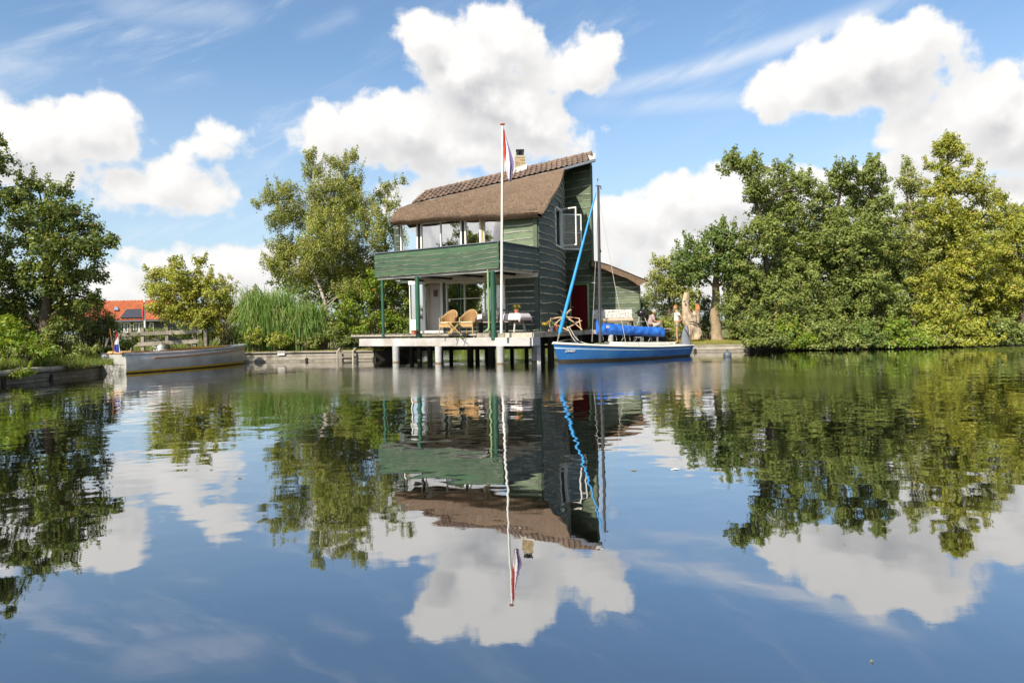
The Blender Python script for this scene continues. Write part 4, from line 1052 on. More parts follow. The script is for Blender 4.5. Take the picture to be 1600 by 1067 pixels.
# roof deck below the tiles, ridge caps, flashing, fascia, back slope
b = MB(); b.slab(LA, LB2, UB, UA, .10); b.build('roof_deck', M['darkwood'], house)
cme = MB(); cme.tube([(0, 0, 0), (.9, 0, 0), (.92, 0, .01), (1.02, 0, .01)], [.06, .068, .082, .082], 10); cap0 = cme.build('ridge_tile', M['tile'], house, smooth=True, world=False)
for i in range(20):
    a, b_ = UA.lerp(UB, i / 20), UA.lerp(UB, (i + 1) / 20); o = cap0 if i == 0 else cap0.copy()
    if i: col.objects.link(o)
    o.parent = house; ex = (b_ - a); yv = Vector((0, 1, 0)); zv = ex.cross(yv).normalized(); yv = zv.cross(ex.normalized())
    Mx = Matrix((ex, yv, zv)).transposed().to_4x4(); Mx.translation = a + Vector((0, .03, .05)) - org(house); o.matrix_local = Mx
b = MB(); b.slab(P(641, 320, 32.8), P(652, 317, 32.8), P(668, 299, 34.1), P(661, 300, 34.1), .05); b.build('verge_flashing', M['lead'], house)
b = MB(); b.slab(P(922, 250.5, 32.9), P(930.5, 249, 32.9), P(930.5, 239.5, 34.1), P(918, 242, 34.1), .05); b.build('verge_flashing', M['lead'], house)
b = MB(); b.slab(P(882, 266, 33.3), P(930.5, 252.5, 32.9), P(930.5, 248.5, 32.9), P(882, 262, 33.3), -.06); b.quad(P(882, 266.3, 33.3), P(930.5, 252.8, 32.9), P(928, 252.5, 34.3), P(882, 266.5, 34.8)); b.build('fascia', M['slate'], house)
b = MB(); b.slab(UA, UB, Vector((2.2, 39.9, 6.2)), Vector((-4.5, 37.8, 5.4)), .12); b.build('back_roof', M['tile'], house)
# top edge batten between thatch and tiles
b = MB(); b.beam(P(643, 319.8, 32.85), P(882, 263.6, 33.3), .10, .035); b.build('batten', M['lead'], house)
# chimney of separate bricks
chim_c = P(813, 262, 34.6); zc0, zc1 = P(813, 266, 34.6).z, P(813, 244.5, 34.6).z
b = MB(); b.box((chim_c.x, chim_c.y, (zc0 + zc1) / 2 - .1), (.50, .50, zc1 - zc0 + .18)); ch = b.build('chimney', M['mortar'], house)
bm_ = MB(); bm_.box((0, 0, 0), (.20, .06, .065)); b0 = None
nr_ = int((zc1 - zc0) / .08)
for r in range(nr_ + 1):
    for side in range(2):
        for k in range(3 if r % 2 else 2):
            xo = (-.18 + k * .18) if r % 2 else (-.125 + k * .25)
            ww = .8 if r % 2 else 1.1
            if b0 is None: o = bm_.build('brick', M['brick1'], ch, world=False); b0 = o
            else: o = b0.copy(); col.objects.link(o)
            if side == 0: off = Vector((xo, -.235, 0)); rz = 0
            else: off = Vector((-.235, xo, 0)); rz = math.pi / 2
            o.parent = ch; o.location = chim_c - org(ch) + off; o.location.z = zc0 - .05 + r * .08 - org(ch).z; o.rotation_euler = (0, 0, rz); o.scale = (ww, 1, 1)
b = MB()
for (dx, dy) in ((-.13, -.13), (.13, -.13), (.13, .13), (-.13, .13)): b.box((chim_c.x + dx, chim_c.y + dy, zc1 + .13), (.12, .12, .27))
b.box((chim_c.x, chim_c.y, zc1 + .285), (.42, .42, .04)); b.tube([(chim_c.x, chim_c.y, zc1 - .02), (chim_c.x, chim_c.y, zc1 + .2)], .09, 10)
b.build('chimney_cowl', M['black'], ch)
b = MB(); cq = lambda px, py, Y: P(px, py, Y); b.slab(cq(800, 272, 33.75), cq(823, 264, 33.75), cq(824, 256, 34.3), cq(804, 263, 34.3), .06); b.build('chimney_flashing', M['lead'], ch)

# ---- thatched annex to the right
annex = thing('annex', 'low pale green boarded annex with small thatched roof right of the house', 'outbuilding', (*PG(960, 34).xy, DZ))
AA, AB_ = PG(923.5, 33.86), PG(996.5, 33.6)
apath, AL = line_path(AA, AB_)
def aztop(s):
    px = 923.5 + 73 * s / AL; pts = [(923, 419), (945, 424), (985, 438), (997, 446)]
    for i in range(3):
        if px <= pts[i + 1][0]: f = (px - pts[i][0]) / (pts[i + 1][0] - pts[i][0]); return P(px, pts[i][1] + f * (pts[i + 1][1] - pts[i][1]), 33.8).z
    return P(997, 446, 33.8).z
wall(apath, AL, DZ - .1, 5, .12, annex, M['olive'], (), aztop, step=.3)
clad(apath, AL - .03, DZ - .05, 5, .29, annex, [M['olive'], M['edge']], (), aztop, .03)
b = MB(); b.tube([AB_ + zz * (DZ - .1), AB_ + zz * aztop(AL)], .06, 4); b.build('corner_board', M['olive'], annex)
b = MB(); b.slab(AB_ + zz * (DZ - .1), Vector((5.2, 38.5, DZ - .1)), Vector((5.2, 38.5, 3.1)), AB_ + zz * aztop(AL), .1); b.build('wall', M['olive'], annex)
b = MB(); b.slab(Vector((5.2, 38.5, DZ - .1)), Vector((2.5, 39, DZ - .1)), Vector((2.5, 39, 4.2)), Vector((5.2, 38.5, 3.1)), .1); b.build('wall', M['olive'], annex)
prof_t = [(924, 407), (935, 408.5), (950, 413), (965, 418.5), (980, 425), (995, 431.5), (1005, 435), (1012.5, 438.5)]
prof_b = [(924, 416), (935, 418.5), (950, 424), (965, 430), (980, 435.5), (990, 440.5), (998, 446.5), (1008, 441.5)]
rows = []
for k, (Yk, g) in enumerate([(33.05, .75), (32.98, 1), (35, 1), (38, 1)]):
    r = []
    for (px, py) in prof_t: q = P(px, py, 33.0); r.append(Vector((q.x, Yk, q.z - (.04 if k == 0 else 0) + noise.noise(Vector((px * .1, Yk, 0))) * .03)))
    for (px, py) in prof_b[::-1]: q = P(px, py, 33.0); r.append(Vector((q.x, Yk, q.z + (.04 if k == 0 else 0) + noise.noise(Vector((px * .13, Yk, 4))) * .03)))
    rows.append(r)
b = MB(); b.grid(rows, close=True); b.add(rows[0], [tuple(range(16))]); b.add(rows[-1], [tuple(range(16))[::-1]]); b.build('thatch_roof', M['thatch'], annex, smooth=50)

# ================================================================== DECK
deck = thing('deck', 'timber deck on white beam and round piles, carrying the house over the water', 'deck', (*P(830, 520, 25.0).xy, 0))
D0, D1, D2, D3 = PZ(549, DZ, 30.0), PZ(832, DZ, 25.05), PZ(926, DZ - .02, 30.6), PZ(1046, DZ, 31.4)
D3b, D4, D5 = Vector((8.2, 35.5, DZ)), Vector((4.0, 41.0, DZ)), Vector((-5.0, 39.5, DZ))
dpoly = [D0, D1, D2, D3, D3b, D4, D5, Vector((-6.6, 33.5, DZ))]
b = MB(); b.prism([(q.x, q.y) for q in dpoly], DZ - .14, DZ - .04); b.build('deck_frame', M['darkwood'], deck)
# planks run towards the house; ends show along the front edge
b = MB(); e = (D1 - D0).normalized(); Ld = (D1 - D0).length; n = int(Ld / .14)
for i in range(n):
    a = D0 + e * (i * .14 + .06); j_ = random.uniform(-.02, .03); dq = vd * random.uniform(3.4, 3.45)
    b.box(a + vd * (1.7 + j_) + Vector((0, 0, -.018 + random.uniform(-.004, .004))), (.118, 3.45, .036), M=Matrix((e, Vector((-e.y, e.x, 0)), zz)).transposed())
o = b.build('deck_planks', M['wood'], deck); o['kind'] = 'stuff'
b = MB(); e2 = (D2 - D1).normalized(); L2 = (D2 - D1).length; nrm2 = Vector((-e2.y, e2.x, 0))
for i in range(10): b.box(D1 + e2 * L2 / 2 + nrm2 * (.10 + i * .15) + Vector((0, 0, -.017)), (L2 - .1 - i * .05, .13, .034), M=Matrix((e2, nrm2, zz)).transposed())
for i in range(24):
    b.box(D2.lerp(D3, .5) + Vector((0, .10 + i * .15, -.016)), ((D3 - D2).length - .05, .13, .034))
o = b.build('deck_planks', M['wood'], deck); o['kind'] = 'stuff'
# edge boards
def eb(a, b_, h, th_, m, nm, z):
    bb = MB(); bb.beam(a + Vector((0, 0, z - a.z)), b_ + Vector((0, 0, z - b_.z)), th_, h); return bb.build(nm, M[m], deck)
eb(D1 + e * -1.2 + Vector((0, -.03, 0)), D1 + Vector((.0, -.03, 0)), .17, .05, 'quay', 'edge_board', DZ - .09)
eb(D1 + e * -2.5 + Vector((0, -.028, 0)), D1 + e * -1.22 + Vector((0, -.028, 0)), .17, .05, 'wood', 'edge_board', DZ - .09)
eb(D0 + Vector((0, -.01, 0)), D1 + e * -2.52, .05, .05, 'quay', 'edge_board', DZ - .062)
eb(D1 + Vector((.03, 0, 0)), D2, .18, .05, 'quay', 'edge_board', DZ - .10)
eb(D2 + Vector((.02, 0, 0)), D3, .18, .05, 'quay', 'edge_board', DZ - .10)
# white beam
B0, B1 = PZ(563, DZ - .3, 29.4), PZ(829.5, DZ - .3, 24.95)
bzt, bzb = P(829, 527, 24.95).z, P(829, 540.8, 24.95).z
b = MB(); b.beam((B0.x, B0.y, (bzt + bzb) / 2), (B1.x, B1.y, (bzt + bzb) / 2), .16, bzt - bzb); b.build('white_beam', M['offwhite'], deck, bevel=.01)
b = MB(); b.beam((B1.x + .03, B1.y + .05, (bzt + bzb) / 2), (B1.x + .32, B1.y + .55, (bzt + bzb) / 2), .10, bzt - bzb - .02); b.build('white_beam', M['pile'], deck)
# piles
def pile(px, py_w, r, m='pile', z1=None, Y=None, lean=0, name='pile'):
    if Y is None: a, bt = AB(px, py_w); Y = CAM_Z / bt
    c = PZ(px, 0, Y); b = MB(); zt_ = z1 if z1 else bzb + .01
    b.tube([(c.x, c.y, -1.2), (c.x + lean, c.y, zt_)], r, 14, 0)
    if m == 'pile': b.tube([(c.x, c.y, -.02), (c.x, c.y, .05)], r + .006, 14, 1)
    return b.build(name, [M[m], M['tide']], deck, smooth=40)
pile(619, 566, .145); pile(685.5, 567.5, .135); pile(782, 568.5, .145)
pile(835, 565, .10); 
b = MB(); q = PZ(842, 0, 25.6); b.box((q.x, q.y, .1), (.14, .14, 1.7)); b.build('pile', M['pile'], deck)
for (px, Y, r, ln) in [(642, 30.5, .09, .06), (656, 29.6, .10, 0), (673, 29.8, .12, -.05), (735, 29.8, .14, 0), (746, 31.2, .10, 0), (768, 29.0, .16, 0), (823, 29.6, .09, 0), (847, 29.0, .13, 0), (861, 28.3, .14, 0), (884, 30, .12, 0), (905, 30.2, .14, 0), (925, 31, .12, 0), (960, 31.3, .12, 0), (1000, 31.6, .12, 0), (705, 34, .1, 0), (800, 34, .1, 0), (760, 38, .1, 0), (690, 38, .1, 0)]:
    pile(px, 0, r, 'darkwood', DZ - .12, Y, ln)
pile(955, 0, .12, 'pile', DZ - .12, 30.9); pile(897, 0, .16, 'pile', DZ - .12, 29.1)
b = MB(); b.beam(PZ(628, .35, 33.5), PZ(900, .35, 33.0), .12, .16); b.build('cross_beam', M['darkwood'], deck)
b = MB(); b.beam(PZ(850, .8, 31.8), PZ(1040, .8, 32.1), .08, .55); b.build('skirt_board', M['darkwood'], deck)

# ================================================================== QUAYS
def plank_wall(name, label, pts, z0, z1, rows_, seglen, mats, capw=.28, seed=0, cap=True):
    rn = random.Random(seed); root = thing(name, label, 'quay wall', (pts[0][0], pts[0][1], 0))
    for (a, b_) in zip(pts[:-1], pts[1:]):
        a, b_ = Vector((*a[:2], 0)), Vector((*b_[:2], 0)); L = (b_ - a).length; d = (b_ - a) / L; nn = Vector((d.y, -d.x, 0)); k = max(1, round(L / seglen))
        for r in range(rows_):
            h = (z1 - z0) / rows_
            for i in range(k):
                p0_, p1_ = a + d * (L * i / k + .01), a + d * (L * (i + 1) / k - .01); zc = z0 + h * (r + .5); j = rn.uniform(-.01, .015)
                bb = MB(); bb.beam(p0_ + nn * (.05 + j) + zz * zc, p1_ + nn * (.05 + j) + zz * (zc + rn.uniform(-.012, .012)), .05, h - .015); bb.build('plank', M[mats[r % len(mats)]], root)
        if cap:
            for i in range(k):
                p0_, p1_ = a + d * (L * i / k + .01), a + d * (L * (i + 1) / k - .01)
                bb = MB(); bb.beam(p0_ + nn * .02 + zz * (z1 + .02), p1_ + nn * .02 + zz * (z1 + .02 + rn.uniform(-.01, .01)), capw, .05); bb.build('cap_plank', M['quay'], root)
        for i in range(k + 1):
            q = a + d * (L * i / k) + nn * .12; bb = MB(); bb.tube([q + zz * -1, q + zz * (z0 + .25)], .05, 7); bb.build('stake', M['darkwood'], root)
    return root
plank_wall('quay_wall', 'bleached timber quay wall between the motorboat bow and the deck', QB[1:4], -.1, .40, 3, 2.4, ['wood', 'quay', 'quay'], seed=1)
plank_wall('quay_wall', 'quay wall hidden behind the grey motorboat', QB[0:2], -.1, .40, 2, 2.6, ['wood', 'quay'], seed=2)
plank_wall('quay_wall', 'dark shaded timber revetment under the left end of the deck', QB[3:5], -.1, .40, 3, 1.6, ['darkwood', 'darkwood', 'darkwood'], seed=3, cap=False)  # quay planks in darker timber, the deck's shadow put into the colour
plank_wall('quay_wall', 'old weathered planks along the near left bank, left of the motorboat', QL, -.1, .22, 2, 2.2, ['wood', 'wood'], capw=.12, seed=4, cap=False)
for i, (a, b_) in enumerate([(0, 1), (1, 2), (2, 3)]):
    p_, q_ = Vector((*QL[a], .31)), Vector((*QL[b_], .33)); bb = MB()
    bb.tube([p_ + Vector((.12, -.12, 0)), p_.lerp(q_, .5) + Vector((.14, -.1, .02)), q_ + Vector((.1, -.1, 0))], [.09, .10, .08], 8)
    tag(bb.build('log', M['quay'], None, smooth=True), ['weathered log lying on the bank edge under the laurel bush', 'weathered log on the bank edge, middle of three', 'weathered log on the bank edge nearest the motorboat stern'][i], 'log', 'logs edging the near left bank')
plank_wall('quay_wall', 'low timber edging of the lawn between sailboat stern and bushes', RB[0:3], -.1, .26, 2, 2.2, ['wood', 'quay'], capw=.16, seed=5)
plank_wall('quay_wall', 'timber edging in shade below the overhanging shrubs', RB[2:6], -.1, .30, 1, 2.6, ['darkwood'], capw=.14, seed=6, cap=False)  # timber darkened here to paint in the shade below the shrubs
# white plate on the quay, ladder
q0, q1 = PZ(434, .38, 30.55), PZ(445, .38, 30.55)
b = MB(); b.box(((q0.x + q1.x) / 2, 30.52, .37), (.32, .02, .16)); b.box(((q0.x + q1.x) / 2, 30.6, .47), (.32, .18, .012)); tag(b.build('plate', M['white'], None, bevel=.004), 'small white plate fixed to the cap of the quay wall', 'plate')
lad = thing('ladder', 'short timber swimming ladder against the quay wall left of the deck', 'ladder', (*PZ(540, 0, 30.25).xy, 0))
for px in (527.5, 552):
    a = PZ(px, 0, 30.2); b = MB(); b.tube([(a.x, a.y - .05, -.5), (a.x, a.y - .02, .42), (a.x + .06, a.y + .16, .54), (a.x + .07, a.y + .3, .50)], .045, 7); b.build('rail', M['quay'], lad, smooth=True)
for z in (-.05, .16, .36):
    b = MB(); a, c = PZ(527.5, z, 30.2), PZ(552, z, 30.2); b.beam(a, c, .07, .045); b.build('rung', M['wood'], lad)

# ================================================================== FLAGPOLE AND FLAG
mred = mat('flag red', (.52, .04, .03), .7, .1, 6, .2, 20); mwht = mat('flag white', (.78, .76, .74), .7, .05, 6, .2, 20)
mblue = mat('flag blue', (.045, .07, .32), .7, .1, 6, .2, 20); mviolet = mat('faded flag blue', (.20, .14, .30), .7, .1, 6, .2, 20)
morange = mat('orange paint', (.62, .16, .05), .45, .1, 5, .1, 30)
fp = PZ(783.5, DZ, 25.0); zp_ = P(785, 195.5, 25.0).z
pole = thing('flagpole', 'tall white flagpole with orange disc on top, rising from the deck edge', 'flagpole', fp)
xt = P(785, 195, 25.0).x
b = MB(); b.tube([fp, (fp.x * .5 + xt * .5, 25.0, (DZ + zp_) / 2), (xt, 25.0, zp_)], [.052, .044, .032], 12); b.build('pole', M['white'], pole, smooth=True)
b = MB(); b.lathe((xt, 25.0, zp_), [(.03, 0), (.095, .015), (.095, .04), (.05, .06), (.01, .07)], 14); b.build('finial', morange, pole, smooth=True)
b = MB(); b.box((fp.x, 25.03, DZ + 1.0), (.11, .08, .05)); b.box((fp.x, 25.03, P(785, 408, 25).z), (.12, .1, .06)); b.tube([(xt + .05, 24.97, zp_ - .1), (fp.x + .06, 24.97, DZ + 1.2)], .006, 4); b.build('cleat', M['slate'], pole)
# hanging flag: three bands falling in folds
def hanging_flag(name, label, left, rightp, Y, mats, nb=9, fold=.05, cat='flag'):
    """left / rightp: photo outline from top to bottom"""
    root = thing(name, label, cat, P(left[0][0], left[0][1], Y))
    n = 26
    def at(pts, t):
        f = t * (len(pts) - 1); i = min(int(f), len(pts) - 2); f -= i
        return (pts[i][0] * (1 - f) + pts[i + 1][0] * f, pts[i][1] * (1 - f) + pts[i + 1][1] * f)
    for k, (m, f0, f1) in enumerate(mats):
        rows = []
        for i in range(n + 1):
            t = i / n; l = at(left, t); r = at(rightp, t); row = []
            a0, a1 = f0(t), f1(t)
            for j in range(7):
                s = a0 + (a1 - a0) * j / 6
                q = P(l[0] + (r[0] - l[0]) * s, l[1] + (r[1] - l[1]) * s, Y); q.y += fold * math.sin(s * 14 + t * 5) * (.3 + t)
                row.append(q)
            rows.append(row)
        b = MB(); b.grid(rows); o = b.build('band', m, root, smooth=60)
        sm = o.modifiers.new('thickness', 'SOLIDIFY'); sm.thickness = .006
    return root
hanging_flag('flag', 'long red, white and faded blue flag hanging limp beside the flagpole top', [(786.3, 203), (786.5, 225), (787.5, 243), (790, 262), (793, 282)],
    [(787.5, 201), (793, 222), (799, 240), (803, 255), (799, 284)], 24.98,
    [(mred, lambda t: 0, lambda t: max(.02, .95 - 1.35 * t)), (mwht, lambda t: max(.02, .95 - 1.35 * t), lambda t: max(.3, 1 - .55 * t)if t > .18 else 1), (mviolet, lambda t: (max(.3, 1 - .55 * t) if t > .18 else .999), lambda t: 1)])

# ================================================================== ON THE DECK
def at_px(px, Y, z=DZ): return PZ(px, z, Y)
wick = mat('golden wicker', (.27, .15, .06), .6, .35, 30, .8, 90, bdist=.02); wick2 = mat('light rattan frame', (.43, .28, .12), .5, .2, 10, .3, 60)
cush = mat('cream seat cushion', (.62, .50, .30), .9, .1, 5, .2, 30)
def wicker_chair(label, px, Y, rz):
    q = at_px(px, Y); t = thing('wicker_chair', label, 'chair', q, rz, 'wicker chairs under the balcony')
    def bl(b, nm, m, sm=False): return b.build(nm, m, t, smooth=sm, world=False)
    rows = []
    for j in range(7):
        z = .38 + j * .085; r = []
        for i in range(17):
            a = math.pi * (-.08 + 1.16 * i / 16); rr = .30 + .03 * j / 6
            top = .40 + (.085 * j) * (.42 + .58 * math.sin(max(0, min(math.pi, a))) ** 1.3)
            r.append((rr * math.cos(a), rr * math.sin(a) * .95, top))
        rows.append(r)
    b = MB(); b.grid(rows); o = bl(b, 'backrest', wick, True); s_ = o.modifiers.new('t', 'SOLIDIFY'); s_.thickness = .025
    b = MB(); b.tube([Vector(v) + Vector((0, 0, .01)) for v in rows[-1]], .022, 6); bl(b, 'arm_rim', wick2, True)
    b = MB(); b.box((0, 0, .38), (.56, .54, .06)); bl(b, 'seat', wick)
    b = MB(); b.box((0, -.02, .43), (.50, .48, .06)); o = bl(b, 'seat_cushion', cush); o.modifiers.new('b', 'BEVEL').width = .02
    b = MB(); b.box((0, -.275, .31), (.56, .02, .12)); bl(b, 'apron', wick2)
    for (x, y) in ((-.27, -.26), (.27, -.26), (-.22, .25), (.22, .25)):
        b = MB(); b.tube([(x * 1.05, y * 1.05, 0), (x, y, .30), (x, y, .62 if y < 0 else .5)], .024, 7); bl(b, 'leg', wick2, True)
    return t
wicker_chair('left wicker armchair behind the little folding table', 702, 26.7, R(-28)); wicker_chair('right wicker armchair nearest the laid picnic table', 733, 26.5, R(-22))
q = at_px(709, 26.0); ft = thing('folding_table', 'small slatted folding table with crossed legs in front of the left wicker chair', 'table', q, R(15))
lt = mat('light beech wood', (.62, .40, .16), .5, .15, 8, .2, 50)
for i in range(6): b = MB(); b.box((0, -.2 + i * .08, .44), (.42, .065, .02)); b.build('slat', lt, ft, world=False)
for y in (-.19, .19):
    for s in (-1, 1): b = MB(); b.beam((-.2 * s, y + .02 * s, 0), (.2 * s, y + .02 * s, .43), .02, .03); b.build('leg', lt, ft, world=False)

# picnic table with benches of timber and a cloth
tq = at_px(785, 27.15); TA = math.atan2(ud.y, ud.x) - math.pi
tab = thing('picnic_table', 'long weathered picnic table under a white cloth against the dark boards', 'table', tq, TA)
oldw = mat('pinkish old timber', (.34, .24, .20), .8, .25, 6, .4, 40)
TL = 2.1
for i in range(5): b = MB(); b.box((0, -.30 + i * .15, .72), (TL, .135, .035)); b.build('table_plank', oldw, tab, world=False)
for s in (-1, 1):
    for y in (-1, 1): b = MB(); b.beam((s * .82, y * .42, 0), (s * .74, y * .16, .70), .05, .09); b.build('leg', M['pile'] if s > 0 else oldw, tab, world=False)
    b = MB(); b.beam((s * .78, -.36, .36), (s * .78, .36, .36), .04, .08); b.build('brace', oldw, tab, world=False)
b = MB(); b.beam((-.78, 0, .40), (.78, 0, .40), .05, .07); b.build('stretcher', oldw, tab, world=False)
# cloth
mcl = bpy.data.materials.new('striped tablecloth'); mcl.use_nodes = True; t_ = NT(mcl.node_tree); bb_ = t_.n['Principled BSDF']
tcn = t_.n.new('ShaderNodeTexCoord'); sp_ = t_.n.new('ShaderNodeSeparateXYZ'); t_.l.new(tcn.outputs['Object'], sp_.inputs[0])
st = t_.math('GREATER_THAN', t_.math('SINE', t_.math('MULTIPLY', sp_.outputs[0], 46)), .93)
t_.l.new(t_.mix(st, (.70, .62, .60, 1), (.36, .28, .28, 1)), bb_.inputs['Base Color']); bb_.inputs['Roughness'].default_value = .9
clo = thing('tablecloth', 'white striped tablecloth with hanging corners on the picnic table', 'tablecloth', tq + Vector((0, 0, .745)), TA)
rows = []; nx, ny = 40, 20
for j in range(ny + 1):
    r = []
    for i in range(nx + 1):
        x = -1.28 + 2.56 * i / nx; y = -.62 + 1.24 * j / ny
        ex, ey = max(0, abs(x) - 1.03), max(0, abs(y) - .38); dr = math.hypot(ex, ey)
        cx_ = max(-1.03, min(1.03, x)); cy_ = max(-.38, min(.38, y)); fl = .025 * math.sin(x * 17) + .02 * math.sin(x * 31 + y * 5)
        z = -(dr ** .95) * 1.05 + (.004 * noise.noise(Vector((x * 4, y * 4, 0))))
        k_ = .14 * dr / (dr + .08)
        px_ = cx_ + (ex / (dr + 1e-6)) * k_ * math.copysign(1, x) ; py_ = cy_ + (ey / (dr + 1e-6)) * k_ * math.copysign(1, y) + (fl * min(1, dr * 6)) * (1 if y > 0 else -1)
        r.append((px_, py_, z))
    rows.append(r)
b = MB(); b.grid(rows); o = b.build('cloth', mcl, clo, smooth=70, world=False); s_ = o.modifiers.new('t', 'SOLIDIFY'); s_.thickness = .005
def onT(x, y, z=.75): return Matrix.Rotation(TA, 4, 'Z') @ Vector((x, y, 0)) + tq + Vector((0, 0, z))
terra = mat('terracotta', (.52, .17, .09), .8, .15, 8, .2, 40)
def pot(name, label, loc, r, h, m, lm=None, pr=.14, ph=.16, n=160, seed=1, flowers=None, group=None):
    t = thing(name, label, 'plant pot', loc, 0, group)
    b = MB(); b.lathe((0, 0, 0), [(r * .68, 0), (r * .95, h * .8), (r * 1.08, h * .8), (r * 1.1, h), (r * .95, h), (r * .9, h * .85)], 14); b.build('pot', m, t, smooth=30, world=False)
    if lm:
        rg = np.random.RandomState(seed); cl = np.array([[rg.normal() * pr * .5, rg.normal() * pr * .4, h + ph * (.3 + .6 * rg.rand()), pr * .35] for _ in range(10)])
        v, ti, t2 = foliage(rg, cl, n, .045); o = npmesh('leaves', v, 4, LM[lm], ti, t2, None); o.parent = t; o['kind'] = 'stuff'
        if flowers:
            cl[:, 2] += .03; v, ti, t2 = foliage(rg, cl, n // 2, .035, aspect=.9); o = npmesh('flowers', v, 4, flowers, ti, t2, None); o.parent = t; o['kind'] = 'stuff'
    return t
yfl = mat('orange yellow petals', (.75, .33, .03), .6, .3, 20, 0)
pot('flower_pot', 'terracotta pot of orange yellow flowers on the tablecloth', onT(.60, .1), .10, .15, terra, 'bright', .17, .16, 130, 3, yfl)
b = MB(); q = onT(.22, .08); b.lathe(q, [(.04, 0), (.042, .16), (.015, .22), (.015, .27), (.02, .28)], 12); tag(b.build('bottle', glassmat('bottle glass', (.6, .7, .75), 1.8), None, smooth=40), 'clear glass bottle on the tablecloth left of the flower pot', 'bottle')
b = MB(); q = onT(-.72, .05); b.lathe(q, [(.045, 0), (.05, .12), (.045, .12), (.04, .01)], 12); tag(b.build('mug', M['pile'], None, smooth=40), 'pale grey mug at the left end of the tablecloth', 'mug')
# dark jacket thrown over the table edge and bench
jm = mat('dark grey checked jacket', (.055, .052, .05), .9, .4, 9, .5, 30, c2=(.30, .28, .26), c2amt=.3)
jk = thing('jacket', 'dark grey jacket bundled over the front edge of the picnic table', 'jacket', onT(-.10, -.40, .5))
rows = []
for j in range(11):
    r = []
    for i in range(19):
        u_, v_ = i / 18, j / 10; x = -.52 + .82 * u_; yy_ = .28 - .45 * min(1, v_ * 1.6); zz_ = .84 + .10 * math.sin(u_ * 3.1) - max(0, v_ - .42) * (.72 + .25 * math.sin(u_ * 9)) + .05 * noise.noise(Vector((u_ * 6, v_ * 5, 3)))
        q = onT(x + .04 * noise.noise(Vector((u_ * 7, v_ * 7, 0))), yy_ - .46 + .05 * math.sin(u_ * 20 + v_ * 4), zz_); r.append(q)
    rows.append(r)
b = MB(); b.grid(rows); o = b.build('cloth', jm, jk, smooth=70); s_ = o.modifiers.new('t', 'SOLIDIFY'); s_.thickness = .03
bench = thing('bench', 'low dark bench in front of the picnic table under the jacket', 'bench', onT(0, -.62, 0), TA)
b = MB(); b.box((0, 0, .42), (1.5, .24, .04)); b.build('seat', oldw, bench, world=False)
for x in (-.6, .6): b = MB(); b.box((x, 0, .2), (.06, .2, .40)); b.build('leg', M['darkwood'], bench, world=False)
# pots on the deck
pot('plant_pot', 'small orange pot on the deck beside the second balcony post', at_px(647, 27.6), .13, .16, terra)
pot('plant_pot', 'dark pot with yellow flowers, left of the three by the curved wall', at_px(853.5, 26.6), .10, .19, M['black'], 'lime', .14, .22, 200, 5, yfl, 'pots by the curved wall')
pot('plant_pot', 'blue grey pot with grey green herbs between two others by the curved wall', at_px(861.5, 26.7), .11, .20, M['slate'], 'far', .15, .20, 240, 6, None, 'pots by the curved wall')
pot('plant_pot', 'terracotta pot, right of the three by the curved wall', at_px(868.5, 26.9), .10, .26, terra, None, group='pots by the curved wall')

# deck chairs
dcw = mat('deck chair beech', (.60, .40, .24), .5, .12, 8, .2, 50)
mst = bpy.data.materials.new('striped canvas'); mst.use_nodes = True; t_ = NT(mst.node_tree); bb_ = t_.n['Principled BSDF']
tcn = t_.n.new('ShaderNodeTexCoord'); sp_ = t_.n.new('ShaderNodeSeparateXYZ'); t_.l.new(tcn.outputs['Object'], sp_.inputs[0])
st = t_.math('GREATER_THAN', t_.math('SINE', t_.math('MULTIPLY', sp_.outputs[1], 60)), .3)
t_.l.new(t_.mix(st, (.66, .62, .58, 1), (.16, .12, .13, 1)), bb_.inputs['Base Color']); bb_.inputs['Roughness'].default_value = .9
def deck_chair(label, loc, rz, canvas):
    t = thing('deck_chair', label, 'deck chair', loc, rz)
    for y in (-.28, .28):
        b = MB(); b.beam((.45, y, .02), (-.50, y, .88), .035, .035); b.build('side_rail', dcw, t, world=False)
        b = MB(); b.beam((-.40, y * .9, .02), (.42, y * .9, .42), .035, .035); b.build('side_rail', dcw, t, world=False)
        b = MB(); b.beam((-.22, y * 1.08, .60), (.34, y * 1.08, .52), .04, .03); b.build('arm', dcw, t, world=False)
        b = MB(); b.beam((.32, y * 1.05, .52), (.40, y * 1.05, .0), .03, .03); b.build('leg', dcw, t, world=False)
    for (x, z) in ((-.50, .88), (.42, .42), (.43, .04), (-.38, .04)): b = MB(); b.tube([(x, -.28, z), (x, .28, z)], .016, 6); b.build('crossbar', dcw, t, world=False)
    rows = []
    for i in range(13):
        s = i / 12; x = .42 + (-.92) * s; z = .42 + .46 * s - .22 * math.sin(math.pi * s) ** 1.0
        rows.append([(x, -.24, z), (x, 0, z - .03), (x, .24, z)])
    b = MB(); b.grid(rows); o = b.build('canvas', canvas, t, smooth=60, world=False); s_ = o.modifiers.new('t', 'SOLIDIFY'); s_.thickness = .008
    return t
deck_chair('striped wooden deck chair in front of the red door', at_px(894, 30.0), R(-8), mst)
grc = mat('grey canvas', (.30, .29, .29), .9, .1, 8, .2, 40)
deck_chair('grey canvas deck chair with its back to the curved wall', at_px(874, 28.4), R(170), grc)

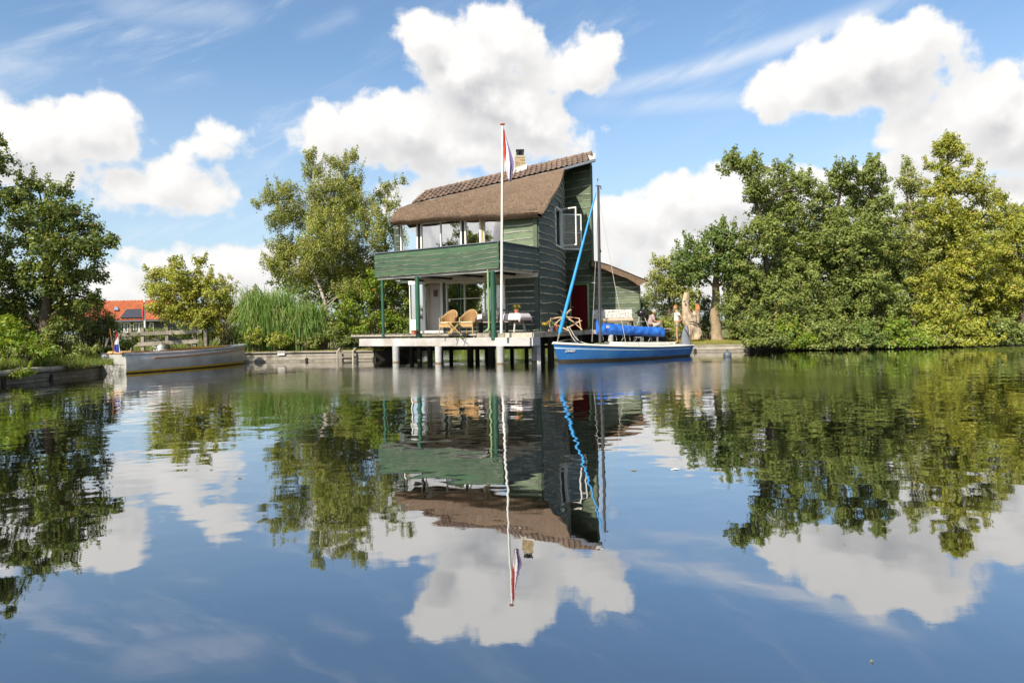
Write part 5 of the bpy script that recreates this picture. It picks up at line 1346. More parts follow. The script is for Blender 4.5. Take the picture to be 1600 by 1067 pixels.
# garden bench with patterned cushions
bn = at_px(958, 32.6); gb = thing('garden_bench', 'garden bench with speckled white back cushion below the annex wall', 'bench', bn, 0)
mcu = bpy.data.materials.new('speckled cushion'); mcu.use_nodes = True; t_ = NT(mcu.node_tree); bb_ = t_.n['Principled BSDF']
tcn = t_.n.new('ShaderNodeTexCoord'); vo = t_.n.new('ShaderNodeTexVoronoi'); vo.inputs['Scale'].default_value = 11; t_.l.new(tcn.outputs['Object'], vo.inputs['Vector'])
t_.l.new(t_.mix(t_.math('LESS_THAN', vo.outputs['Distance'], .28), (.55, .54, .51, 1), (.10, .11, .11, 1)), bb_.inputs['Base Color']); bb_.inputs['Roughness'].default_value = .9
z0_, z1_ = P(958, 498, 32.6).z - DZ, P(958, 485.5, 32.6).z - DZ
b = MB(); b.box((0, .12, (z0_ + z1_) / 2 + .02), (1.92, .12, z1_ - z0_ + .06)); o = b.build('back_cushion', mcu, gb, world=False); o.modifiers.new('b', 'BEVEL').width = .04
b = MB(); b.tube([(-.80, -.12, z0_ - .06), (0, -.14, z0_ - .07), (.92, -.12, z0_ - .06)], .09, 10); b.build('seat_cushion', mat('brown beige roll', (.50, .38, .28), .9, .15, 6, .3, 30), gb, smooth=True, world=False)
b = MB(); b.box((0, -.05, z0_ - .17), (1.95, .5, .06)); b.build('seat', M['wood'], gb, world=False)
for x in (-.92, .70, .92): b = MB(); b.box((x, -.1, (z0_ - .2) / 2), (.05, .4, z0_ - .2)); b.build('leg', M['wood'], gb, world=False)
# kettle barbecue
kq = at_px(1003, 32.4); kt = thing('kettle_barbecue', 'black round kettle barbecue on pale legs beside the annex corner', 'barbecue', kq)
kz = P(1003, 489, 32.4).z - DZ; kb = mat('black enamel', (.02, .018, .02), .2, .1, 4, .02, 20)
b = MB(); b.lathe((0, 0, kz), [(.05, -.20), (.16, -.16), (.235, -.05), (.245, 0)], 20); b.build('bowl', kb, kt, smooth=60, world=False)
b = MB(); b.lathe((0, 0, kz), [(.25, .005), (.245, .04), (.19, .13), (.08, .18), (.02, .185)], 20); b.build('lid', kb, kt, smooth=60, world=False)
b = MB(); b.tube([(-.05, 0, kz + .17), (-.05, 0, kz + .23), (.05, 0, kz + .23), (.05, 0, kz + .17)], .014, 6); b.tube([(-.24, 0, kz + .02), (-.32, -.02, kz + .02)], .03, 6); b.build('handle', kb, kt, world=False)
for (x, y) in ((-.30, -.1), (.32, -.1), (.02, .28)): b = MB(); b.tube([(x * .35, y * .4, kz - .16), (x, y, 0)], .016, 6); b.build('leg', M['pile'], kt, world=False)
b = MB(); b.lathe((0, 0, .32), [(.02, 0), (.2, .005), (.2, .02)], 14); b.build('ash_tray', M['pile'], kt, world=False)
# small wire stool / trolley beside the bench
q = at_px(986, 32.2); b = MB(); b.box((q.x, q.y, DZ + .38), (.34, .3, .03)); [b.beam((q.x + sx * .15, q.y + sy * .12, DZ), (q.x + sx * .13, q.y + sy * .1, DZ + .37), .03, .03) for sx in (-1, 1) for sy in (-1, 1)]
tag(b.build('side_table', M['wood'], None), 'small brown side table between the garden bench and the barbecue', 'table')

# ================================================================== PEOPLE
def skin_body(name, joints, edges, m, parent, sub=2, root=0):
    me = bpy.data.meshes.new(name); me.from_pydata([tuple(j[0]) for j in joints], edges, []); me.update()
    o = bpy.data.objects.new(name, me); col.objects.link(o)
    sk = o.modifiers.new('skin', 'SKIN'); sk.use_smooth_shade = True
    for i, j in enumerate(joints):
        r = j[1]; me.skin_vertices[0].data[i].radius = (r, r) if not isinstance(r, tuple) else r
    me.skin_vertices[0].data[root].use_root = True
    ss = o.modifiers.new('sub', 'SUBSURF'); ss.levels = sub; ss.render_levels = sub
    dg = bpy.context.evaluated_depsgraph_get(); ev = o.evaluated_get(dg); nm = bpy.data.meshes.new_from_object(ev)
    o.modifiers.clear(); o.data = nm; nm.materials.clear(); nm.materials.append(m); nm.polygons.foreach_set('use_smooth', [True] * len(nm.polygons)); nm.update(); o.name = name; nm.name = name
    o.parent = parent; return o
def hand(js, es, wrist, d, side, s=1.0):
    """palm, four unequal fingers and a thumb from wrist index; d forward, side towards the thumb"""
    d = Vector(d).normalized(); side = Vector(side).normalized(); dn_ = d.cross(side)
    w_ = Vector(js[wrist][0]); js.append((w_ + d * .05 * s, (.030 * s, .018 * s))); palm = len(js) - 1; es.append((wrist, palm))
    for k, (off, L) in enumerate([(.030, .070), (.010, .078), (-.010, .072), (-.028, .058)]):
        a = w_ + d * .085 * s + side * off * s; js.append((a, .0095 * s)); i0 = len(js) - 1; es.append((palm, i0))
        js.append((a + (d + dn_ * .25).normalized() * L * .5 * s, .0085 * s)); js.append((a + d * L * .8 * s + dn_ * L * .45 * s, .007 * s)); es += [(i0, i0 + 1), (i0 + 1, i0 + 2)]
    a = w_ + d * .03 * s + side * .04 * s; js.append((a, .011 * s)); i0 = len(js) - 1; es.append((palm, i0)); js.append((a + (d * .6 + side * .8) * .045 * s, .009 * s)); es.append((i0, i0 + 1))
def head(parent, c, face, r, hairm, hair_len, skinm, cap=None):
    """head with eyes, nose, mouth, ears and hair; face = direction looked at"""
    f = Vector(face).normalized(); s = f.cross(Vector((0, 0, 1))).normalized(); u_ = s.cross(f); c = Vector(c)
    def W(x, y, z): return c + s * x * r + f * y * r + u_ * z * r
    b = MB(); rows = []
    for i in range(13):
        ph = math.pi * i / 12; row = []
        for j in range(18):
            a = 2 * math.pi * j / 18; x = math.sin(ph) * math.cos(a) * .78; y = math.sin(ph) * math.sin(a) * .95; z = math.cos(ph) * 1.18
            if z < -.2: x *= 1 - .30 * (-z - .2); y = y * (1 - .22 * (-z - .2)) + .10 * (-z - .2)
            if y > .3 and abs(x) < .2 and -.35 < z < .15: y += .10
            row.append(W(x, y, z))
        rows.append(row)
    b.grid(rows, close=True); hd = b.build('head', skinm, parent, smooth=True)
    b = MB(); b.add([W(-.10, .90, -.28), W(.10, .90, -.28), W(0, 1.16, -.24), W(0, .93, .12)], [(0, 1, 2), (0, 2, 3), (1, 3, 2)]); b.build('nose', skinm, hd)
    b = MB(); b.box(W(0, .88, -.52), (.3 * r, .3 * r, .05 * r)); b.build('mouth', mat('lips', (.38, .12, .09), .5, .1), hd)
    for x in (-.3, .3): b = MB(); b.tube([W(x, .80, .02), W(x, .87, .02)], .06 * r, 8); b.build('eye', M['black'], hd)
    for x in (-.80, .80): b = MB(); b.tube([W(x * .95, -.05, -.25), W(x * 1.12, -.1, 0), W(x * .98, -.05, .12)], [.06 * r, .10 * r, .07 * r], 6); b.build('ear', skinm, hd, smooth=True)
    b = MB(); rows = []
    for i in range(8):
        ph = math.pi * .60 * i / 7; row = []
        for j in range(18):
            a = 2 * math.pi * j / 18; front = math.sin(a); k_ = 1.10 + .04 * math.sin(a * 5 + i)
            ph2 = ph * (1 - .38 * max(0, front)) * (1 + hair_len * max(0, -front))
            row.append(W(math.sin(ph2) * math.cos(a) * .80 * k_, math.sin(ph2) * math.sin(a) * .96 * k_, math.cos(ph2) * 1.18 * 1.06))
        rows.append(row)
    b.grid(rows, close=True); b.build('hair', hairm, hd, smooth=True)
    if cap:
        b = MB(); rows = []
        for i in range(6):
            ph = math.pi * .40 * i / 5
            rows.append([W(math.sin(ph) * math.cos(2 * math.pi * j / 16) * .93, math.sin(ph) * math.sin(2 * math.pi * j / 16) * 1.10, .02 + math.cos(ph) * 1.30) for j in range(16)])
        b.grid(rows, close=True); b.slab(W(-.5, .95, .42), W(.5, .95, .42), W(.35, 1.65, .40), W(-.35, 1.65, .40), .05 * r); b.build('cap', cap, hd, smooth=40)
    return hd
# standing woman on the lawn, facing left, hands on hips
wq = PZ(1058, RZ, 32.7); wo_ = wq + Vector((0, 0, .0)); Hs = (P(1058, 477.5, 32.7).z - RZ) / 1.68
wmn = thing('person', 'person standing barefoot on the lawn in white speckled top, olive shorts and red cap', 'person', wq)
def wp(x, y, z): return Vector((x, y, z)) * Hs + wq
tan_ = mat('tanned skin', (.46, .24, .15), .5, .06, 8, .05, 40)
js = [(wp(.0, 0, .90), .115), (wp(.01, 0, 1.08), .105), (wp(.0, 0, 1.28), .12), (wp(-.005, 0, 1.38), .085), (wp(-.02, 0, 1.46), .045), (wp(-.03, 0, 1.52), .045)]
es = [(0, 1), (1, 2), (2, 3), (3, 4), (4, 5)]
def chain(start, pts):
    p_ = start
    for q in pts: js.append(q); es.append((p_, len(js) - 1)); p_ = len(js) - 1
    return p_
chain(0, [(wp(-.01, -.10, .80), .085), (wp(-.03, -.10, .48), .055), (wp(-.02, -.10, .28), .052), (wp(.0, -.10, .08), .034), (wp(-.10, -.11, .03), (.035, .022)), (wp(-.16, -.11, .02), (.03, .018))])
chain(0, [(wp(.03, .10, .80), .085), (wp(.02, .10, .48), .055), (wp(.05, .10, .28), .052), (wp(.06, .10, .08), .034), (wp(-.04, .11, .03), (.035, .022)), (wp(-.10, .11, .02), (.03, .018))])
w1_ = chain(3, [(wp(.03, -.17, 1.34), .055), (wp(.14, -.22, 1.18), .042), (wp(.24, -.22, 1.10), .036), (wp(.15, -.18, 1.02), .028), (wp(.08, -.15, .98), .024)])
hand(js, es, w1_, (-.8, .2, -.4), (0, -.3, .9), .9)
w2_ = chain(3, [(wp(.0, .17, 1.34), .055), (wp(.08, .25, 1.20), .042), (wp(.16, .27, 1.10), .036), (wp(.10, .21, 1.02), .028), (wp(.04, .16, .98), .024)])
hand(js, es, w2_, (-.8, -.2, -.4), (0, .3, .9), .9)
o = skin_body('body', [(j[0] - wq, j[1]) for j in js], es, tan_, wmn)
top_m = mat('white speckled blouse', (.72, .70, .66), .9, .12, 22, .5, 40, c2=(.40, .40, .42), c2amt=.2)
js2 = [(wp(.0, 0, .93), .145), (wp(.0, 0, 1.08), .135), (wp(.0, 0, 1.26), .145), (wp(-.005, 0, 1.37), .11), (wp(.02, -.16, 1.34), .075), (wp(.09, -.21, 1.22), .070), (wp(.0, .16, 1.34), .075), (wp(.07, .23, 1.22), .070)]
skin_body('blouse', [(j[0] - wq, j[1]) for j in js2], [(0, 1), (1, 2), (2, 3), (3, 4), (4, 5), (3, 6), (6, 7)], top_m, wmn)
js3 = [(wp(.0, 0, .90), .135), (wp(.0, -.09, .80), .105), (wp(-.01, -.10, .70), .095), (wp(.03, .09, .80), .105), (wp(.03, .10, .70), .095)]
skin_body('shorts', [(j[0] - wq, j[1]) for j in js3], [(0, 1), (1, 2), (0, 3), (3, 4)], mat('olive shorts', (.20, .22, .15), .8, .1, 6, .2, 40), wmn)
head(wmn, wp(-.045, 0, 1.585), (-1, -.25, .12), .092 * Hs, mat('blonde hair', (.50, .30, .14), .7, .2, 20, .3, 60), .25, tan_, mat('red cap', (.42, .13, .08), .7, .1))
# seated person
sq = at_px(1021, 32.6, DZ - .25); st_ = thing('person', 'grey haired person in mauve shirt and light trousers seated beside the barbecue', 'person', sq)
def spt(x, y, z): return Vector((x, y, z)) + sq
js = [(spt(-.12, 0, .36), .13), (spt(-.16, 0, .55), .125), (spt(-.10, 0, .74), .13), (spt(-.02, 0, .86), .08), (spt(.02, 0, .92), .045)]; es = [(0, 1), (1, 2), (2, 3), (3, 4)]
chain(0, [(spt(.05, -.11, .40), .085), (spt(.33, -.13, .48), .06), (spt(.36, -.13, .25), .052), (spt(.34, -.13, .07), .035), (spt(.46, -.13, .04), (.035, .025))])
chain(0, [(spt(.05, .11, .40), .085), (spt(.33, .13, .48), .06), (spt(.40, .13, .25), .052), (spt(.40, .13, .07), .035), (spt(.52, .13, .04), (.035, .025))])
h1 = chain(3, [(spt(-.04, -.18, .80), .055), (spt(.02, -.22, .60), .04), (spt(.14, -.18, .54), .034), (spt(.26, -.12, .57), .024)]); hand(js, es, h1, (1, .1, -.2), (0, 0, 1), .9)
h2 = chain(3, [(spt(-.04, .18, .80), .055), (spt(.02, .22, .60), .04), (spt(.14, .18, .54), .034), (spt(.26, .12, .57), .024)]); hand(js, es, h2, (1, -.1, -.2), (0, 0, 1), .9)
skin_body('body', [(j[0] - sq, j[1]) for j in js], es, M['skin'], st_)
js2 = [(spt(-.13, 0, .36), .155), (spt(-.17, 0, .55), .155), (spt(-.10, 0, .74), .155), (spt(-.03, 0, .84), .10), (spt(-.04, -.18, .79), .078), (spt(.01, -.22, .62), .062), (spt(-.04, .18, .79), .078), (spt(.01, .22, .62), .062)]
skin_body('shirt', [(j[0] - sq, j[1]) for j in js2], [(0, 1), (1, 2), (2, 3), (3, 4), (4, 5), (3, 6), (6, 7)], mat('mauve shirt', (.36, .27, .27), .9, .1, 8, .3, 40), st_)
js3 = [(spt(-.11, 0, .36), .15), (spt(.06, -.11, .40), .105), (spt(.34, -.13, .48), .082), (spt(.36, -.13, .14), .065), (spt(.06, .11, .40), .105), (spt(.34, .13, .48), .082), (spt(.40, .13, .14), .065)]
skin_body('trousers', [(j[0] - sq, j[1]) for j in js3], [(0, 1), (1, 2), (2, 3), (0, 4), (4, 5), (5, 6)], mat('beige trousers', (.42, .38, .32), .9, .1, 8, .3, 40), st_)
head(st_, spt(.06, 0, 1.045), (.9, -.3, -.05), .098, mat('grey hair', (.34, .32, .27), .8, .2, 20, .3, 60), .1, M['skin'])
sc_ = thing('stool', 'low dark stool under the seated person', 'stool', sq + Vector((-.1, .0, 0)))
b = MB(); b.box((-.05, 0, .225), (.42, .42, .04)); b.build('seat', M['darkwood'], sc_, world=False)
for sx in (-1, 1):
    for sy in (-1, 1): b = MB(); b.box((-.05 + sx * .18, sy * .18, .10), (.04, .04, .21)); b.build('leg', M['darkwood'], sc_, world=False)

# ================================================================== BLEACHED STUMP
sm_ = bpy.data.materials.new('bleached trunk wood'); sm_.use_nodes = True; t_ = NT(sm_.node_tree); bb_ = t_.n['Principled BSDF']
tcn = t_.n.new('ShaderNodeTexCoord'); v_ = tcn.outputs['Object']; n1_ = t_.noise(t_.vmath('MULTIPLY', v_, (1, 1, .35)), 5, 6, .65); n2_ = t_.noise(v_, 2.2, 3, .5)
cc_ = t_.mix(t_.mapr(n1_, .36, .60), (.17, .11, .06, 1), (.52, .41, .29, 1)); cc_ = t_.mix(t_.mapr(n2_, .60, .70), cc_, (.46, .22, .09, 1))
t_.l.new(cc_, bb_.inputs['Base Color']); bb_.inputs['Roughness'].default_value = .9; bp_ = t_.n.new('ShaderNodeBump'); bp_.inputs['Distance'].default_value = .08; bp_.inputs['Strength'].default_value = 1
t_.l.new(n1_, bp_.inputs['Height']); t_.l.new(bp_.outputs[0], bb_.inputs['Normal'])
stq = PZ(1079, RZ, 33.4); stump = thing('tree_stump', 'tall bleached forked tree stump standing on the lawn behind the woman', 'tree stump', stq)
def stumppart(name, line, rads, m, flat=.8, amp=.14):
    rows = []; n = 18; pts = [P(x, y, 33.4) for (x, y) in line]; fine = []; fr_ = []
    for i in range(len(pts) - 1):
        for k in range(5): fine.append(pts[i].lerp(pts[i + 1], k / 5)); fr_.append(rads[i] + (rads[i + 1] - rads[i]) * k / 5)
    fine.append(pts[-1]); fr_.append(rads[-1])
    for q, r in zip(fine, fr_):
        rows.append([q + Vector((math.cos(2 * math.pi * j / n) * r * (1 + amp * 2 * noise.noise(Vector((math.cos(2 * math.pi * j / n) * 1.5, math.sin(2 * math.pi * j / n) * 1.5, q.z * 1.6)))), math.sin(2 * math.pi * j / n) * r * flat * (1 + amp * 2 * noise.noise(Vector((j * .9, q.z * 2, 4)))), 0)) for j in range(n)])
    b = MB(); b.grid(rows, close=True); b.add(rows[-1], [tuple(range(n))]); return b.build(name, m, stump, smooth=50)
stumppart('trunk', [(1080, 530), (1080, 515), (1079, 500), (1080, 492)], [.46, .42, .36, .34], sm_, .8, .38)
stumppart('trunk_fork', [(1078, 502), (1073, 488), (1070, 474), (1072, 464), (1073, 457)], [.30, .24, .17, .16, .14], sm_)
stumppart('trunk_fork', [(1085, 505), (1088, 495), (1088, 486)], [.27, .23, .16], sm_)
stumppart('broken_top', [(1089, 490), (1090, 483), (1089, 475)], [.12, .15, .09], mat('rust orange rotten wood', (.42, .18, .07), .9, .3, 8, .8, 20), .8, .3)
b = MB(); b.tube([P(1069, 470, 33.1), P(1069.5, 472, 33.1)], .05, 8); b.tube([P(1076, 503, 32.98), P(1082, 502.5, 32.95), P(1089, 505, 33.05)], [.015, .035, .015], 6); b.build('crack', M['darkwood'], stump)

# grey bag slung on the boat stern, buoy, floating leaves
bg_ = mat('grey blue canvas', (.17, .18, .21), .85, .15, 6, .3, 30)

# ================================================================== BOATS
def hull_mesh(L, nst, beam, sheer, wl, keel, zfr, rake_b, rake_s, tum=0):
    """rows of points from bow to stern; returns function giving (t, side, k) points in local coordinates, x from bow aft"""
    st = []
    for i in range(nst + 1):
        t = i / nst; bd = beam(t); zs = sheer(t); bw = wl(t); kz = keel(t); pts = []
        for f in zfr:
            if f >= 0:
                z = zs * f; hb = (bw + (bd - bw) * (f ** .8)) * (1 - tum * max(0, (f - .55) / .45) ** 2)
                xo = -rake_b * f * (1 - t) ** 3 + rake_s * f * t ** 6
            else:
                z = kz * (-f); hb = bw * math.sqrt(max(0, 1 - f * f)); xo = 0
            pts.append((t * L + xo, hb, z))
        st.append(pts)
    return st
def loft_hull(name, mats, root, st, mf, smooth=35, closed_stern=True):
    b = MB(); n = len(st[0])
    for side in (-1, 1):
        rows = [[Vector((p_[0], p_[1] * side, p_[2])) for p_ in s] for s in st]
        b.grid(rows, mf=mf)
    return b
# ---- blue sailboat
bowW = Vector((*PZ(873, 0, 25.6).xy, 0)); stW = Vector((*PZ(1063, 0, 29.1).xy, 0)); hd_ = stW - bowW; SLEN = hd_.length; SA = math.atan2(hd_.y, hd_.x)
sb = thing('sailboat', 'blue open keelboat with white stripe and covered boom moored at the deck', 'sailboat', (*bowW.xy, 0), SA)
hb_ = mat('faded blue gelcoat', (.025, .135, .40), .35, .15, 1.6, .05, 20, c2=(.06, .20, .44), c2amt=.5); nv = mat('navy rubbing band', (.010, .035, .10), .5, .1)
af = mat('fouled antifouling', (.05, .042, .03), .7, .4, 10, .4, 30); dk = mat('cream deck', (.70, .67, .58), .6, .08, 3, .1, 40, c2=(.5, .46, .38), c2amt=.3); lb = mat('light blue white stripe', (.55, .70, .82), .5, .05)
bm = lambda t: .95 * (1 - (1 - min(1, t / .62)) ** 2.1) ** .78 * (1 - .30 * max(0, (t - .62) / .38) ** 1.8) + .015
sh = lambda t: .74 - .62 * t + .34 * t * t - .02
wlf = lambda t: max(.01, bm(t) * .80 * (1 - .35 * (1 - t) ** 3))
zf = [1, .93, .80, .74, .55, .35, .16, .06, 0, -.5, -1]
st = hull_mesh(SLEN, 30, bm, sh, wlf, lambda t: -.35 * math.sin(math.pi * min(1, t * .9 + .08)) - .02, zf, .26, .10)
b = loft_hull('hull', None, sb, st, lambda i, j: 1 if j == 0 else (0 if j < 6 else 2))
n_ = len(zf); b.add([(p_[0], p_[1], p_[2]) for p_ in st[-1]] + [(p_[0], -p_[1], p_[2]) for p_ in st[-1]], [(k, k + 1, n_ + k + 1, n_ + k) for k in range(n_ - 1)], 0)
b.build('hull', [hb_, nv, af], sb, smooth=35, world=False)
for side in (-1, 1):
    rows = [[(s[2][0], (s[2][1] + .004) * side, s[2][2]), (s[3][0], (s[3][1] + .005) * side, s[3][2])] for s in st[:-1]]
    b = MB(); b.grid([[Vector(q) for q in r] for r in rows]); b.build('stripe', lb, sb, world=False)
    b = MB(); b.tube([(s[0][0], s[0][1] * side, s[0][2] + .005) for s in st], .028, 6); b.build('gunwale', dk, sb, smooth=True, world=False)
# deck with camber; a dark sole laid on top stands in for the cockpit well
b = MB(); rows = []
for i, s in enumerate(st):
    t = i / 30; w_ = s[0][1]; rows.append([Vector((s[0][0], w_ * y, s[0][2] + .07 * (1 - y * y) * (1 if t < .95 else .5))) for y in (-1, -.75, -.5, 0, .5, .75, 1)])
b.grid(rows); b.build('deck', dk, sb, smooth=60, world=False)
cz = lambda t: sh(t) + .07
for side in (-1, 1):
    b = MB(); pts = [(SLEN * t, side * bm(t) * .56, cz(t) + .05) for t in (.42, .5, .6, .7, .8, .88)]
    for a, c in zip(pts[:-1], pts[1:]): b.beam(a, c, .035, .12)
    b.build('coaming', dk, sb, world=False)
    b = MB(); b.box((SLEN * .42, 0, cz(.42) + .04), (.04, bm(.42) * 1.1, .12)); b.build('coaming', dk, sb, world=False) if side > 0 else None
    b = MB(); b.lathe((SLEN * .52, side * bm(.52) * .75, cz(.52) - .02), [(.05, 0), (.045, .05), (.055, .09), (.02, .10)], 10); b.build('winch', M['pile'], sb, smooth=True, world=False)
b = MB(); b.box((SLEN * .64, 0, cz(.64) + .012), (SLEN * .42, bm(.6) * 1.05, .012)); b.build('cockpit_sole', mat('shaded teak', (.22, .15, .09), .7, .2), sb, world=False)  # flat sheet on the deck, the recess shade is in its dark teak
# mast, boom, cover
SM = Matrix.Rotation(-SA, 3, 'Z')
def toS(p_): return SM @ (Vector(p_) - Vector((*bowW.xy, 0)))
mastY = 26.75; mtop = P(934.8, 290, mastY); mbot = P(937.5, 536, mastY); mt, mb = toS(mtop), toS(mbot); 
cA = toS(P(937.3, 500, mastY)); mt = Vector((mb.x + .0, mb.y, mt.z)) + (mt - mb - Vector((0, 0, mt.z - mb.z))) * 1
darkalu = mat('dark grey mast', (.075, .07, .072), .45, .15, 3, .1, 30, metal=.3)
b = MB(); b.tube([mb - Vector((0, 0, .15)), mb.lerp(mt, .5), mt], [.06, .058, .045], 10); mast = b.build('mast', darkalu, sb, smooth=True, world=False)
b = MB(); b.beam(mt + Vector((-.12, 0, -.02)), mt + Vector((.14, 0, -.02)), .03, .03); b.tube([mt + Vector((.12, 0, -.02)), mt + Vector((.14, 0, -.15))], .02, 5); b.tube([mt + Vector((-.02, 0, 0)), mt + Vector((-.02, 0, .22))], .006, 4); b.build('masthead', darkalu, mast, world=False)
b = MB(); v0 = mt + Vector((-.02, 0, .22)); b.add([v0 + Vector((-.03, 0, -.04)), v0 + Vector((.07, .03, .02)), v0 + Vector((-.02, 0, .07)), v0 + Vector((.0, .02, -.06))], [(0, 1, 2), (0, 3, 1), (3, 2, 1), (0, 2, 3)]); b.build('wind_vane', mat('red vane', (.7, .03, .03), .5), mast, world=False)
b = MB(); b.beam(mb.lerp(mt, .60) + Vector((0, -.04, 0)), mb.lerp(mt, .575) + Vector((.0, -.10, 0)), .04, .06); b.build('mast_fitting', M['black'], mast, world=False)
boomE = toS(P(1037, 517.5, 28.75)); boomA = toS(P(938, 512, mastY))
b = MB(); b.tube([boomA, boomE + Vector((.05, 0, 0))], .045, 8); b.build('boom', darkalu, sb, smooth=True, world=False)
cov = bpy.data.materials.new('blue canvas cover'); cov.use_nodes = True; t_ = NT(cov.node_tree); bb_ = t_.n['Principled BSDF']
tcn = t_.n.new('ShaderNodeTexCoord'); nn_ = t_.noise(t_.vmath('MULTIPLY', tcn.outputs['Object'], (1, 1, .6)), 4, 4, .6)
t_.l.new(t_.mix(t_.mapr(nn_, .35, .65), (.012, .10, .46, 1), (.03, .18, .62, 1)), bb_.inputs['Base Color']); bb_.inputs['Roughness'].default_value = .55
bp_ = t_.n.new('ShaderNodeBump'); bp_.inputs['Distance'].default_value = .06; bp_.inputs['Strength'].default_value = .9; t_.l.new(nn_, bp_.inputs['Height']); t_.l.new(bp_.outputs[0], bb_.inputs['Normal'])
prof = [(0, 499, 523), (.025, 500.5, 523.5), (.06, 504.5, 523.3), (.15, 505.5, 523), (.30, 506.5, 523.5), (.45, 508.5, 524), (.6, 510, 524.5), (.75, 510.5, 525.5), (.9, 511, 526), (.97, 511.5, 526.5), (1, 514, 525.5)]
rows = []; NP = 40
for i in range(NP + 1):
    t = i / NP; k = max(j for j in range(len(prof)) if prof[j][0] <= t); k = min(k, len(prof) - 2); f = (t - prof[k][0]) / (prof[k + 1][0] - prof[k][0])
    y0 = prof[k][1] + f * (prof[k + 1][1] - prof[k][1]); y1 = prof[k][2] + f * (prof[k + 1][2] - prof[k][2]); px = 932.5 + (1038 - 932.5) * t; Y = mastY + (28.75 - mastY) * t
    c0, c1 = toS(P(px, y0, Y)), toS(P(px, y1, Y)); ctr = (c0 + c1) / 2; hh = (c0.z - c1.z) / 2; wd = (.17 if t > .05 else .12) * (1 - .45 * t) * (.45 if t in (0, 1) else 1); row = []
    for j in range(16):
        a = 2 * math.pi * j / 16; sag = .03 * math.sin(t * 46 + j * .6) * (1 - abs(math.sin(a))) + .028 * noise.noise(Vector((t * 14, j * .8, 1)))
        zc = math.sin(a); row.append(ctr + Vector((0, (wd * (1 - .35 * max(0, zc)) + sag) * math.cos(a), hh * zc * (1 if zc > 0 else 1.0))))
    rows.append(row)
b = MB(); b.grid(rows, close=True); b.add(rows[0], [tuple(range(16))[::-1]]); b.add(rows[-1], [tuple(range(16))]); cvr = b.build('sail_cover', cov, sb, smooth=60, world=False)
lg = toS(P(944.5, 510.5, 26.7)); b = MB(); b.box(lg + Vector((0, -.20, .0)), (.14, .012, .10)); b.build('cover_label', M['white'], cvr, world=False)
b = MB(); b.box(lg + Vector((0, -.208, .005)), (.09, .006, .02)); b.build('label_print', M['slate'], cvr, world=False)
for i in range(9):
    t = .08 + i * .1; px = 932.5 + 105 * t; q = toS(P(px, 523.5 + 2.5 * t, mastY + 2 * t)); b = MB(); b.tube([q, q + Vector((.03, -.02, -.10)), q + Vector((.05 * (-1) ** i, 0, -.20))], .007, 4); b.build('cover_tie', M['white'], cvr, world=False)
# rigging: furled jib sleeve, shrouds, spreader
js_m = mat('bright blue sail sleeve', (.03, .28, .62), .5, .1, 3, .2, 20); wire = mat('pale rigging wire', (.55, .52, .45), .4, .1, metal=.3)
ja, jb = toS(P(931.2, 301, mastY)), toS(P(870.8, 534, 25.75))
b = MB(); b.tube([ja, ja.lerp(jb, .04), ja.lerp(jb, .5), ja.lerp(jb, .93), ja.lerp(jb, .955)], [.015, .032, .055, .075, .02], 10); b.build('furled_jib', js_m, sb, smooth=True, world=False)
b = MB(); b.tube([ja.lerp(jb, .95), ja.lerp(jb, .985), jb], [.045, .02, .03], 8); b.build('furler_drum', M['wood'], sb, world=False)
hounds = mb.lerp(mt, .93)
for (px, py, Y, sy) in [(925, 534, 27.3, 1), (978, 537, 26.6, -1)]:
    q = toS(P(px, py, Y)); b = MB()
    top_ = toS(P(929.5 if sy > 0 else 958, 412, 27.2 if sy > 0 else 26.7))
    b.tube([hounds, hounds.lerp(q, .5), q], .010, 5); b.build('shroud', wire, sb, world=False)
b = MB(); q = toS(P(927, 442, 27.3)); b.lathe(q, [(.02, -.03), (.10, 0), (.02, .03)], 10); b.build('spreader_disc', M['white'], sb, world=False)
b = MB(); b.tube([mt + Vector((.04, 0, -.05)), mb.lerp(mt, .62) + Vector((.08, 0, 0)), mb + Vector((.09, .0, .3))], .008, 4); b.build('halyard', wire, sb, world=False)
# fittings
for (t, y) in ((.62, -.2), (.62, .2), (.68, .1), (.78, .25), (.78, -.1)):
    b = MB(); b.tube([(SLEN * t, y, cz(t)), (SLEN * t + .02, y, cz(t) + .32)], .012, 5); b.build('stanchion', M['pile'], sb, world=False)
b = MB(); b.beam((SLEN * .62, -.2, cz(.62) + .30), (SLEN * .62, .2, cz(.62) + .30), .02, .02); b.build('boom_crutch', M['pile'], sb, world=False)
b = MB(); b.beam((SLEN * .97, 0, cz(.97) + .03), (SLEN * .80, .05, cz(.8) + .10), .04, .03); b.box((SLEN + .05, 0, .25), (.10, .05, .6)); b.build('rudder', M['wood'], sb, world=False)
b = MB(); b.tube([(SLEN * .90, -.25, cz(.9)), (SLEN * .93, -.3, cz(.9) + .04), (SLEN * .96, -.2, cz(.95) + .02)], .02, 6); b.build('cleat', M['black'], sb, world=False)
